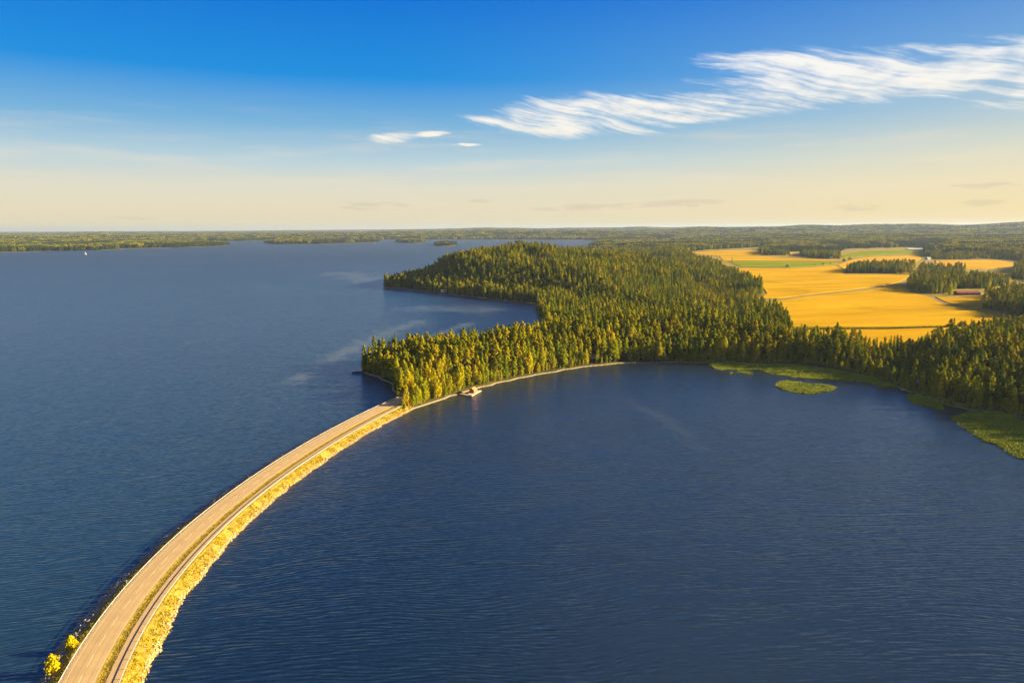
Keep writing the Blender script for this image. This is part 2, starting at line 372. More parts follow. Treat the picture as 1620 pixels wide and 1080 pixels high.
def _ground(t):
    P = pos(t); x, y, z = t.sep(P)
    n = t.noise(P, 0.05, 5, 0.6).outputs[0]; n2 = t.noise(P, 0.7, 4, 0.6).outputs[0]
    forest = t.ramp(n, [(0.3, (0.035, 0.036, 0.012)), (0.7, (0.075, 0.066, 0.016))])
    grass = t.ramp(n, [(0.3, (0.13, 0.115, 0.014)), (0.7, (0.27, 0.20, 0.022))])
    farm = t.new('ShaderNodeAttribute', attribute_name='farm').outputs['Fac']
    col = t.mix(farm, forest, grass)
    sand = t.ramp(n2, [(0.3, (0.20, 0.165, 0.11)), (0.7, (0.40, 0.33, 0.21))])
    col = t.mix(t.maprange(t.m('ADD', z, t.m('MULTIPLY', n2, 0.5)), 0.85, 0.5), col, sand)
    return pbsdf(t, col, 0.95, 0.1, bump(t, n2, 0.6, 0.4))
M['ground'] = mat('forest_floor', _ground)
def _water(t):
    P = pos(t); x, y, z = t.sep(P)
    # wind streaks and slicks: patches where the ripples are lower
    sl = t.noise(t.comb(t.m('MULTIPLY', t.m('ADD', x, t.m('MULTIPLY', y, 0.55)), 0.0055), t.m('MULTIPLY', t.m('SUBTRACT', y, t.m('MULTIPLY', x, 0.35)), 0.0024)), 1.0, 5, 0.6, 0.6).outputs[0]
    slick = t.maprange(sl, 0.55, 0.72, 1.0, 0.45)
    gust = t.noise(t.comb(t.m('MULTIPLY', x, 0.0022), t.m('MULTIPLY', y, 0.0014), 8.0), 1.0, 4, 0.55).outputs[0]
    amp = t.m('MULTIPLY', slick, t.maprange(gust, 0.3, 0.7, 0.68, 1.12))
    amp = t.m('MULTIPLY', amp, t.maprange(y, 450.0, 2200.0, 0.9, 1.3))             # windier out on the open lake
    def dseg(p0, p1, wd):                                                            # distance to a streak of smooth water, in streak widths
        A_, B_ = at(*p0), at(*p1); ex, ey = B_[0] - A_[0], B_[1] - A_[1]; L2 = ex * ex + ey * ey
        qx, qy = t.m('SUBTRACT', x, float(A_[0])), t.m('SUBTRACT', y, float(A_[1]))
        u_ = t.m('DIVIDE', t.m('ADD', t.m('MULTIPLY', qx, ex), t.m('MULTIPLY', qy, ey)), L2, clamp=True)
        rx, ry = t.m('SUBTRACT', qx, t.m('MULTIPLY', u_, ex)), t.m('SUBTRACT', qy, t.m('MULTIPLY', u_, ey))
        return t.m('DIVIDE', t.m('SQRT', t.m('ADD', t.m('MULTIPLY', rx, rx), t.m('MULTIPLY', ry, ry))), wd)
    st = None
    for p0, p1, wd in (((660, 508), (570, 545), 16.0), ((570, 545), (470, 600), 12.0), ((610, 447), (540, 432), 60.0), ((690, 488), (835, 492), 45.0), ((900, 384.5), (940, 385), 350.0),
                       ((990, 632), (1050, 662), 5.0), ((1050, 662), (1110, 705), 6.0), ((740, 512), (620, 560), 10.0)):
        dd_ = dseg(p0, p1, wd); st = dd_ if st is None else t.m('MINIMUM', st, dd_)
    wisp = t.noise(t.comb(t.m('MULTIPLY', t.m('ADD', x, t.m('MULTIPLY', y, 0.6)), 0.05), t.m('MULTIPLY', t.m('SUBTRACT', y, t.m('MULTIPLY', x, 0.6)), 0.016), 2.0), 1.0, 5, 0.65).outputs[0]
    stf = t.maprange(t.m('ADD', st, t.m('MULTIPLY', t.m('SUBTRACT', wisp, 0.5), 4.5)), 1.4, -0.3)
    dxy = t.m('SQRT', t.m('ADD', t.m('POWER', t.m('SUBTRACT', x, 200.0), 2.0), t.m('POWER', t.m('MULTIPLY', t.m('SUBTRACT', y, 455.0), 1.2), 2.0)))
    amp = t.m('MULTIPLY', amp, t.maprange(t.m('ADD', dxy, t.m('MULTIPLY', t.m('SUBTRACT', sl, 0.5), 160.0)), 40.0, 200.0, 0.5, 1.0))    # sheltered head of the bay
    bend = t.noise(P, 0.010, 2).outputs[0]
    arc = t.m('MULTIPLY', t.m('POWER', t.m('SUBTRACT', x, 90.0), 2.0), 0.0006)
    yy = t.m('ADD', y, t.m('ADD', t.m('MULTIPLY', bend, 26.0), arc))
    ph = t.noise(t.comb(t.m('MULTIPLY', x, 0.035), t.m('MULTIPLY', yy, 0.22)), 1.0, 3, 0.6)
    pa, pb_, pc_ = t.sep(ph.outputs[1])
    def train(length, skew, phase, mod):        # a train of wind ripples with long, broken crests
        q_ = t.m('ADD', t.m('MULTIPLY', t.m('ADD', yy, t.m('MULTIPLY', x, skew)), 6.2832 / length), t.m('MULTIPLY', phase, 17.0))
        return t.m('MULTIPLY', t.m('SINE', q_), t.maprange(mod, 0.36, 0.64, 0.25, 1.0))
    w1 = train(1.25, 0.10, pa, pb_); w2 = train(1.95, -0.07, pb_, pc_); w3 = train(0.8, 0.02, pc_, pa)
    b = t.noise(t.comb(t.m('MULTIPLY', x, 0.55), t.m('MULTIPLY', yy, 1.9), 5.0), 1.0, 4, 0.65).outputs[1]
    bx, by, bz = t.sep(b)
    def c5(v): return t.m('SUBTRACT', v, 0.5)
    wsum = t.m('ADD', t.m('MULTIPLY', w1, 0.20), t.m('ADD', t.m('MULTIPLY', w2, 0.16), t.m('MULTIPLY', w3, 0.08)))
    sx = t.m('MULTIPLY', t.m('ADD', t.m('MULTIPLY', wsum, 0.12), t.m('MULTIPLY', c5(bx), 0.6)), amp)
    sy = t.m('MULTIPLY', t.m('ADD', wsum, t.m('MULTIPLY', c5(by), 0.75)), amp)
    rgh = t.maprange(y, 250.0, 3000.0, 0.28, 0.42)
    nv = t.new('ShaderNodeVectorMath', operation='NORMALIZE'); t.l.new(t.comb(sx, sy, 1.0), nv.inputs[0])
    body = t.mix(t.maprange(x, -60.0, -150.0), (0.0030, 0.0120, 0.027), (0.007, 0.025, 0.044))     # body colour turns greener and paler towards the left
    body = t.mix(t.m('MULTIPLY', stf, t.maprange(x, -60.0, 60.0, 0.62, 0.16)), body, (0.085, 0.105, 0.115))        # paler reflection of the smooth streaks painted into the body colour
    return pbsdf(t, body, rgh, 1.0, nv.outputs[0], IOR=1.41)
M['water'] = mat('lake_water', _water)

# ----------------------------------------------------------------- lake outline, islands, farmland (pixel traces set down on the ground)
SHORE = [(1900, 742), (1800, 716), (1700, 680), (1620, 660), (1570, 651), (1533, 648), (1496, 640), (1461, 622), (1440, 620), (1420, 611), (1375, 596), (1340, 588),
         (1290, 580), (1230, 575.5), (1120, 573.5), (1080, 573), (1040, 573.5), (1000, 573.5), (957, 577), (907, 583), (847, 593), (807, 602), (785, 606), (762, 612),
         (745, 617), (725, 624), (705, 630), (686, 636), (671, 641), (655, 646), (640, 652), (627, 646), (622, 634), (628, 622), (620, 607), (603, 600), (587, 593), (578, 590), (571, 588.5),
         (574, 583), (590, 577), (620, 572), (660, 567), (700, 563), (760, 554), (845, 544), (858, 536), (860, 515), (851, 500), (846, 480),
         (823, 477), (800, 475.5), (770, 472), (740, 468.5), (700, 464.5), (668, 461), (645, 456.5), (612, 455.3), (604, 454), (620, 450), (650, 444), (690, 436),
         (760, 421), (830, 409), (900, 398), (932, 392), (943, 386), (947, 381.5), (940, 379.4), (850, 379), (760, 379), (680, 379), (620, 379.3), (560, 379.6),
         (480, 380), (405, 380.3), (385, 381.3), (318, 381.2), (258, 381.2), (256, 382.4), (300, 384), (345, 386), (362, 388), (345, 389.5), (300, 391), (255, 392),
         (225, 392.5), (160, 395.5), (60, 397.5), (0, 399), (-100, 402), (-400, 412)]
LAKE = np.concatenate([np.array([[700, -1500], [560, 60]]), pxpoly(SHORE), np.array([[-5200, 1000], [-5200, -1500]])])
def dense(poly, step=4.0, wob=0.6):     # natural wobble on near shore segments
    out = []
    for i in range(len(poly)):
        a = poly[i]; b = poly[(i + 1) % len(poly)]; L = np.hypot(*(b - a)); out.append(a)
        if np.hypot(*a) < 1400 and L < 200:
            k = int(L / 12)
            for j in range(1, k + 1):
                t = j / (k + 1); q = a + (b - a) * t; nrm = np.array([-(b - a)[1], (b - a)[0]]) / L
                out.append(q + nrm * (vnoise(q[0], q[1], 14, 3) - 0.5) * 5.0)
    return np.array(out)
LAKE = dense(LAKE)
ISL = [pxpoly([(416, 384.6), (440, 386.2), (505, 386), (560, 384.3), (600, 383), (590, 381.6), (500, 382), (440, 383)]),
       pxpoly([(627, 383.4), (640, 384.2), (660, 384.2), (673, 383.2), (668, 382), (640, 381.9)]),
       pxpoly([(687, 388), (698, 389.3), (712, 389.2), (722, 387.6), (715, 386), (695, 386.2)])]
FARM = pxpoly([(1085, 399), (1120, 395), (1205, 391), (1330, 394), (1460, 391), (1466, 404), (1472, 410.5), (1590, 410), (1640, 415), (1700, 440), (1700, 530),
               (1600, 530), (1540, 540), (1500, 546), (1470, 552), (1400, 554), (1320, 550), (1262, 546), (1250, 516), (1236, 501), (1225, 492), (1196, 474), (1212, 464), (1206, 456), (1172, 441), (1140, 424), (1100, 410)], 8.0)
FARM2 = pxpoly([(1036, 383.5), (1142, 381), (1142, 376.8), (1036, 379)], 8.0)
HILLS = [(at(835, 436)[0], 1400, 40, 260, 260), (at(1000, 430)[0] + 30, 1650, 12, 420, 420), (at(930, 440)[0], 1150, 6, 200, 250), (430, 470, 9, 130, 90), (-25, 490, 5, 60, 35), (50, 555, 8, 70, 40), (150, 600, 8, 90, 40), (270, 600, 5, 90, 40), (140, 760, -12, 220, 80),
         (700, 2300, 12, 300, 300), (2300, 2500, 22, 600, 700), (1250, 1500, 10, 250, 300)]
CREST_X = np.array([-60, -37, -28, -20, -15, -10, -6, -2, 2, 5, 10, 17, 24, 28, 32, 36, 40, 60])
CREST_Z = np.array([34, 38, 40, 44, 52, 64, 82, 92, 88, 84, 86, 90, 96, 104, 106, 112, 130, 110.]) - 16
def land_d(x, y):
    d = sdist(x, y, LAKE)
    for p in ISL: d = np.maximum(d, -sdist(x, y, p))
    return d
def height(x, y, d=None):
    x = np.asarray(x, float); y = np.asarray(y, float)
    if d is None: d = land_d(x, y)
    D = np.hypot(x, y); az = np.degrees(np.arctan2(x, y))
    h = np.minimum(d * 1.0, 1.2) + 5.5 * sstep(2, 90, d) + (fbm(x, y, 90, 2) - 0.5) * 3.0 * sstep(10, 60, d)
    for cx, cy, hh, sx, sy in HILLS:
        h = h + hh * np.exp(-((x - cx) / sx) ** 2 - ((y - cy) / sy) ** 2) * sstep(0, 120, d)
    h = h + (fbm(x, y, 230, 15, 2) - 0.5) * 40 * sstep(30, 160, d) * sstep(620, 950, D) * sstep(3200, 2200, D)
    far = sstep(2600, 9500, D)
    cz = np.interp(az, CREST_X, CREST_Z)
    cz = cz * (0.74 + 0.5 * vnoise(az, D / 5000.0, 2.6, 77))
    roll = fbm(x, y, 2300, 5, 3)
    h = h + far * (cz - 6) * (0.32 + 1.0 * np.clip((roll - 0.25) / 0.5, 0, 1)) * sstep(0, 900, d)
    h = h + sstep(1800, 4000, D) * (fbm(x, y, 600, 9, 2) - 0.45) * 16 * sstep(20, 400, d)
    h = np.where(d > 0, np.maximum(h, np.minimum(d * 0.8, 1.3)), h)
    for P in (FARM, FARM2):
        f = sstep(70, 0, sdist(x, y, P)); h = h * (1 - f) + 8.0 * f
    return np.where(d > 0, np.maximum(h, np.minimum(d * 0.4, 0.8)), np.maximum(d * 0.15, -1.8))

# --- terrain: one sheet on a grid that is finer near the drone
dip = np.concatenate([np.linspace(350, 26, 330), np.geomspace(25.4, 3.6, 80)])
rad = H * FPX / dip
azs = np.radians(np.linspace(-56, 56, 760))
AA, RR = np.meshgrid(azs, rad)
gx, gy = RR * np.sin(AA), RR * np.cos(AA)
gd = land_d(gx.ravel(), gy.ravel()); gz = height(gx.ravel(), gy.ravel(), gd)
nr, na = RR.shape
idx = np.arange(nr * na).reshape(nr, na)
q = np.stack([idx[:-1, :-1], idx[:-1, 1:], idx[1:, 1:], idx[1:, :-1]], -1).reshape(-1, 4)
keep = (gz[q].max(1) > -1.7)
q = q[keep]
used = np.unique(q); rem = np.full(nr * na, -1); rem[used] = np.arange(len(used))
me = mesh_np('terrain', np.stack([gx.ravel(), gy.ravel(), gz], 1)[used], rem[q][:, ::-1], mats=[M['ground']], smooth=True)
fa = me.attributes.new('farm', 'FLOAT', 'POINT')
fx, fy = gx.ravel()[used], gy.ravel()[used]
farmv = np.maximum(sstep(12, -4, sdist(fx, fy, FARM)), sstep(12, -4, sdist(fx, fy, FARM2)))
fa.data.foreach_set('value', farmv.astype(np.float32))
terrain = tag(obj('terrain', me), 'wooded land rising to low hills beyond the lake', kind='structure')
S_ = 30000
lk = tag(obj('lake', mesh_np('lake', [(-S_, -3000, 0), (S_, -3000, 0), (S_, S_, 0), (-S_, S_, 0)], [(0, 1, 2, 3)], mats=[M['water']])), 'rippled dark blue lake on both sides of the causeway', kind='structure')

# ----------------------------------------------------------------- road line
CL = np.array([at(x, y, 2.6)[:2] for x, y in [(124, 1075), (139, 1050), (159, 1019), (179.6, 985.6), (189, 973.5), (202, 956), (222, 930), (240, 909), (263, 884), (270, 876), (295, 850),
      (330.5, 817), (354.6, 799.4), (378, 783.5), (402, 765), (455.5, 729), (492.6, 705), (540, 678), (577, 658.5), (614, 641), (633, 632.5), (651, 625)]])
pc = np.polyfit(CL[:, 1], CL[:, 0], 4)
ys = np.arange(142, 412, 1.0); line = np.stack([np.polyval(pc, ys), ys], 1)
h0 = math.atan2(line[1, 0] - line[0, 0], 1.0); pre = []; p = line[0].copy(); hh = h0
for i in range(130):                      # towards and past the camera, same curve
    hh -= 1 / 430.0; p = p - np.array([math.sin(hh), math.cos(hh)]); pre.append(p.copy())
h1 = math.atan2(line[-1, 0] - line[-2, 0], 1.0); post = []; p = line[-1].copy(); hh = h1
for i in range(420):                      # on through the wood
    hh += (1 / 210.0 if hh < R(57) else 0); p = p + np.array([math.sin(hh), math.cos(hh)]); post.append(p.copy())
line = np.concatenate([np.array(pre[::-1]), line, np.array(post)])
seg = np.diff(line, axis=0); sl_ = np.concatenate([[0], np.cumsum(np.hypot(seg[:, 0], seg[:, 1]))])
s_even = np.arange(0, sl_[-1], 2.0)
LINE = np.stack([np.interp(s_even, sl_, line[:, 0]), np.interp(s_even, sl_, line[:, 1])], 1)
tg = np.gradient(LINE, axis=0); tg /= np.hypot(tg[:, 0], tg[:, 1])[:, None]
NRM = np.stack([tg[:, 1], -tg[:, 0]], 1)           # to the right of travel
JUNC = int(np.argmin(np.abs(LINE[:, 1] - 404)))    # where the causeway meets the wood
landd = land_d(LINE[:, 0], LINE[:, 1])
ROADZ = np.full(len(LINE), 2.5)
hl = height(LINE[:, 0], LINE[:, 1], landd)
ROADZ = np.where(np.arange(len(LINE)) > JUNC, np.maximum(2.5, np.interp(np.arange(len(LINE)), np.arange(len(LINE)), hl) + 0.25), 2.5)
kz = np.ones(15) / 15; ROADZ = np.convolve(np.pad(ROADZ, 7, mode='edge'), kz, 'valid')
def road_pt(i, off, z): return np.concatenate([LINE[i] + NRM[i] * off, [z]])
def sweep(name, i0, i1, prof, m, step=1, jit=None, attr=False):
    """profile [(offset, height over the road datum)] swept along the road line"""
    ii = list(range(i0, i1, step)); n = len(prof); V = []
    for i in ii:
        for k, (o_, z_) in enumerate(prof):
            j = jit(i, k, o_) if jit else (0, 0)
            V.append(road_pt(i, o_ + j[0], ROADZ[i] + z_ + j[1]))
    V = np.array(V); g = np.arange(len(ii) * n).reshape(len(ii), n)
    F = np.stack([g[:-1, :-1], g[:-1, 1:], g[1:, 1:], g[1:, :-1]], -1).reshape(-1, 4)
    me = mesh_np(name, V, F, mats=[m])
    if attr:
        a = me.attributes.new('across', 'FLOAT', 'POINT'); a.data.foreach_set('value', np.tile([p_[0] for p_ in prof], len(ii)).astype(np.float32))
    return me
JE = JUNC + 6
def ejit(i, k, o):
    x, y = LINE[i] + NRM[i] * o
    if o < -4.5 or o > 9.6:
        e = 1.0 if abs(o) > 7 else 0.5
        return ((vnoise(x, y, 5, 4) - 0.5) * 1.3 * e + (vnoise(x, y, 19, 6) - 0.5) * 1.2 * e, (vnoise(x, y, 2.5, 8) - 0.5) * 0.5 * e)
    return (0, 0)
PROF = [(-15.0, -4.2), (-10.5, -2.5), (-8.4, -1.65), (-6.5, -0.8), (-4.9, -0.15), (-4.3, 0.0), (0, 0.0), (3.8, 0.0), (4.3, -0.12), (5.2, -0.12), (5.8, 0.0), (9.0, 0.0), (9.5, -0.05),
        (10.3, -0.5), (11.2, -1.1), (12.2, -1.8), (13.2, -2.5), (16.0, -4.2)]
caus = tag(obj('causeway', sweep('causeway', 0, JE, PROF, M['embank'], jit=ejit)), 'curved causeway embankment carrying the road across the lake', kind='structure')
road = tag(obj('road', sweep('road', 0, len(LINE), [(-3.75, -0.02), (-3.75, 0.03), (-2.6, 0.05), (-1.3, 0.065), (0, 0.08), (1.3, 0.065), (2.6, 0.05), (3.6, 0.03), (3.6, -0.02)], M['asphalt'], attr=True)),
           'pale two-lane asphalt road curving along the causeway', kind='structure')
tag(obj('cycle_path', sweep('cycle_path', 0, JUNC - 4, [(5.9, -0.02), (5.9, 0.03), (8.75, 0.03), (8.75, -0.02)], M['path'])), 'narrow asphalt cycle path beside the road', kind='structure')
def zr(o): return 0.08 - abs(o) * 0.0125          # crown of the road
for nm, o0, w_, z_ in (('edge_line', -3.05, 0.14, 0.046), ('edge_line', 3.25, 0.14, 0.04)):
    obj(nm, sweep('edge_line', 0, len(LINE), [(o0 - w_ / 2, z_ + .012), (o0 + w_ / 2, z_ + .012)], M['paint']), road)
# lane dashes: one object each
i_first = 30
for k in range(60):
    s0 = 60 + k * 8.4
    i0 = s0 / 2.0
    if i0 + 3 > JUNC + 30: break
    V = []
    for j in range(5):
        ii = i0 + j * 0.62; ia = int(ii); fr = ii - ia
        c = LINE[ia] * (1 - fr) + LINE[ia + 1] * fr; n_ = NRM[ia]
        zz = ROADZ[ia] * (1 - fr) + ROADZ[ia + 1] * fr
        V += [(*(c - n_ * 0.10), zz + 0.094), (*(c + n_ * 0.10), zz + 0.094)]
    obj('lane_dash', mesh_np('lane_dash', V, [(2 * j, 2 * j + 1, 2 * j + 3, 2 * j + 2) for j in range(4)], mats=[M['paint']]), road)
# gravel lay-by where the road enters the wood
g = pxpoly([(632, 625), (640, 614), (652, 608), (662, 607), (664, 612), (655, 618)], 3.0); gh = height(g[:, 0], g[:, 1])
bm = bmesh.new(); f_ = bm.faces.new([bm.verts.new((x, y, 3.0)) for x, y in g]); e_ = bmesh.ops.extrude_face_region(bm, geom=[f_])
bmesh.ops.translate(bm, verts=[v for v in e_['geom'] if isinstance(v, bmesh.types.BMVert)], vec=(0, 0, -3.5)); bmesh.ops.recalc_face_normals(bm, faces=bm.faces)
me = bpy.data.meshes.new('lay_by'); bm.to_mesh(me); bm.free(); me.materials.append(M['gravel'])
tag(obj('lay_by', me), 'grey gravel lay-by at the end of the causeway', kind='structure')
# shoulder on the left between rail and line is gravel
tag(obj('road_shoulder', sweep('road_shoulder', 0, JE, [(-4.5, 0.0), (-4.45, 0.024), (-3.70, 0.024), (-3.70, 0.0)], M['gravel'])), 'strip of pale gravel along the left edge of the road', kind='structure')

def guardrail(label, off, i0, i1, face, zb=0.0):
    r = empty('guardrail', road_pt(i0, off, ROADZ[i0]))
    base = Vector(r.location)
    prof = [(0.0, 0.55), (0.04 * face, 0.58), (0.02 * face, 0.62), (0.04 * face, 0.66), (0.0, 0.69), (-0.06 * face, 0.69), (-0.06 * face, 0.55), (0.0, 0.55)]
    me = sweep('beam', i0, i1, [(off + a, b + zb) for a, b in prof], M['metal']); me.transform(Matrix.Translation(-base)); obj('beam', me, r)
    mb = MB()
    for i in range(i0, i1, 2):
        p_ = road_pt(i, off - 0.08 * face, ROADZ[i] + zb + 0.2) - np.array(base)
        mb.box(p_, (0.10, 0.12, 0.95), math.atan2(-NRM[i][1], -NRM[i][0]))
    o = mb.build('post', M['post'], r); o['kind'] = 'stuff'
    return tag(r, label, 'guardrail', 'guardrails on the causeway')
guardrail('long steel guardrail along the left edge of the road above the dark stones', -4.15, 8, JUNC + 2, 1)
guardrail('long steel guardrail on the outer right edge of the cycle path above the yellow slope', 9.15, 8, JUNC - 8, -1)
# roadside marker on the left bank
mp = at(200.5, 923, 2.2); r = empty('marker_post', (mp[0], mp[1], 1.2))
mb = MB(); mb.tube([(0, 0, -0.2), (0, 0, 2.0)], 0.05, 8); mb.build('post', M['white'], r)
mb = MB(); mb.box((0, -0.07, 2.05), (0.42, 0.05, 0.42)); mb.build('sign_plate', M['white'], r)
tag(r, 'small white marker post standing on the left bank outside the guardrail', 'marker post')

# ----------------------------------------------------------------- stones and grass on the embankment (uncountable)
_ico = bmesh.new(); bmesh.ops.create_icosphere(_ico, subdivisions=1, radius=1.0)
ICOV = np.array([v.co[:] for v in _ico.verts]); ICOF = np.array([[v.index for v in f.verts] for f in _ico.faces]); _ico.free()
def stones(name, pts, sizes, m, label):
    n = len(pts); nv = len(ICOV)
    sc = rng.uniform(0.6, 1.25, (n, 1, 3)) * sizes[:, None, None] * np.array([1, 1, 0.75])
    jit = 1 + rng.uniform(-0.28, 0.22, (n, nv, 1)); a = rng.uniform(0, 6.28, n)[:, None]
    L = ICOV[None] * jit * sc
    V = np.stack([L[..., 0] * np.cos(a) - L[..., 1] * np.sin(a), L[..., 0] * np.sin(a) + L[..., 1] * np.cos(a), L[..., 2]], -1) + pts[:, None, :]
    F = ICOF[None] + (np.arange(n) * nv)[:, None, None]
    return tag(obj(name, mesh_np(name, V.reshape(-1, 3), None, F.reshape(-1, 3), mats=[m])), label, kind='stuff')
def prof_z(off): return np.interp(off, [p_[0] for p_ in PROF], [p_[1] for p_ in PROF])
def scatter(n, o0, o1, i0=0, i1=JE, bias=1.0):
    i = rng.integers(i0, i1 - 1, n); o = o0 + (o1 - o0) * rng.random(n) ** bias
    fr = rng.random(n)[:, None]
    P = LINE[i] * (1 - fr) + LINE[i + 1] * fr + NRM[i] * o[:, None]
    dx = np.array([ejit(a, 0, b) for a, b in zip(i, o)])
    P = P + NRM[i] * dx[:, :1]
    return np.concatenate([P, (ROADZ[i] + prof_z(o) + dx[:, 1])[:, None]], 1)
pr = np.concatenate([scatter(4200, 12.2, 13.9), scatter(700, 10.2, 12.5)])
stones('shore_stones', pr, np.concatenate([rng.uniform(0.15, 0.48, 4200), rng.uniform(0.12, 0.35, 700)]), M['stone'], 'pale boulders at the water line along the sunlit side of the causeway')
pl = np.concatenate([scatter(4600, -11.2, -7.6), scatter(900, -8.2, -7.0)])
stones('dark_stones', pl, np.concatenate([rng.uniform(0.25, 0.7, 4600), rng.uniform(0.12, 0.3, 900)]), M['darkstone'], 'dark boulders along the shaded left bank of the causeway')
def tufts(name, P, hgt, m, label, width=0.5, blades=5):
    n = len(P); k = blades
    a = rng.uniform(0, 6.28, (n, k)); lean = rng.uniform(0.05, 0.7, (n, k)) * hgt[:, None]; hh = hgt[:, None] * rng.uniform(0.6, 1.1, (n, k))
    wv = width * hgt[:, None] * rng.uniform(0.3, 0.7, (n, k)) / 2
    dx, dy = np.cos(a), np.sin(a); bx = rng.uniform(-0.25, 0.25, (n, k)); by = rng.uniform(-0.25, 0.25, (n, k))
    c = P[:, None, :] + np.stack([bx, by, np.full((n, k), -0.1)], -1)
    v0 = c + np.stack([-dy * wv, dx * wv, 0 * wv], -1); v1 = c + np.stack([dy * wv, -dx * wv, 0 * wv], -1)
    v2 = c + np.stack([dx * lean, dy * lean, hh], -1)
    V = np.stack([v0, v1, v2], 2).reshape(-1, 3); F = np.arange(n * k * 3).reshape(-1, 3)
    return tag(obj(name, mesh_np(name, V, None, F, mats=[m])), label, kind='stuff')
pg = scatter(20000, 9.7, 13.0, bias=1.0); pg = pg[vnoise(pg[:, 0], pg[:, 1], 3.5, 12) > 0.22]
tufts('dry_grass', pg, rng.uniform(0.15, 0.5, len(pg)), M['drygrass'], 'golden grass and herbs on the sunlit slope of the causeway', 0.9)
pg = np.concatenate([scatter(8000, 3.95, 5.85), scatter(5500, -6.6, -4.6)])
tufts('verge_grass', pg, rng.uniform(0.12, 0.4, len(pg)), M['greengrass'], 'olive green grass strips beside the road', 0.9)

# ----------------------------------------------------------------- reeds in the bay
REEDS = [[(1125, 573), (1230, 575), (1270, 578), (1300, 583), (1345, 590), (1380, 597), (1422, 611), (1400, 612), (1360, 603), (1330, 601.5), (1300, 600.5), (1260, 597), (1225, 591), (1200, 586), (1140, 585), (1128, 580)],
         [(1222, 603), (1244, 602), (1279, 606), (1303, 607), (1325, 612), (1310, 619), (1279, 622.5), (1253, 620), (1233, 614)],
         [(1435, 626), (1453, 623), (1476, 629), (1496, 641), (1492, 647.5), (1468, 644), (1446, 637)],
         [(1505, 660), (1524, 654), (1561, 650), (1605, 656), (1612, 664), (1640, 668), (1720, 690), (1780, 712), (1760, 745), (1690, 745), (1620, 727), (1605, 722), (1579, 708), (1542, 687), (1514, 671)],
         [(1153, 589.5), (1170, 588), (1188, 589.3), (1190, 591), (1170, 589.6), (1155, 591.2)]]
RLAB = ['long green reed bed fringing the head of the bay', 'oval green reed island standing alone in the bay', 'small olive reed patch beside the cabin jetty',
        'wide yellow-green reed bed at the right edge', 'thin curved line of reeds in front of the long reed bed']
for poly, lab in zip(REEDS, RLAB):
    W = pxpoly(poly, 0.4)
    x0, y0 = W.min(0); x1, y1 = W.max(0); area = (x1 - x0) * (y1 - y0)
    n = int(min(area * 6, 60000)); P = np.stack([rng.uniform(x0, x1, n), rng.uniform(y0, y1, n)], 1)
    sd_ = -sdist(P[:, 0], P[:, 1], W) + (fbm(P[:, 0], P[:, 1], 9, 3) - 0.5) * 9 + rng.normal(0, 0.7, len(P))
    P = P[sd_ > 0]; P = P[rng.random(len(P)) < 0.35 + 0.65 * (vnoise(P[:, 0], P[:, 1], 6, 5) > 0.25)]
    P3 = np.concatenate([P, np.zeros((len(P), 1))], 1)
    tufts('reeds', P3, rng.uniform(0.7, 1.5, len(P3)) * (0.7 + 0.5 * vnoise(P[:, 0], P[:, 1], 12, 7)), M['reed'], lab, 0.55, 4)

xs_ = rng.uniform(130, 420, 90000); ys_ = rng.uniform(330, 535, 90000); dd_ = land_d(xs_, ys_); k_ = (dd_ > -1.2) & (dd_ < 4.5); xs_, ys_, dd_ = xs_[k_], ys_[k_], dd_[k_]
tufts('sedge', np.stack([xs_, ys_, np.maximum(height(xs_, ys_, dd_), 0)], 1), rng.uniform(0.6, 1.4, len(xs_)), M['reed'], 'dark sedge fringe along the wooded right shore', 0.6, 5)
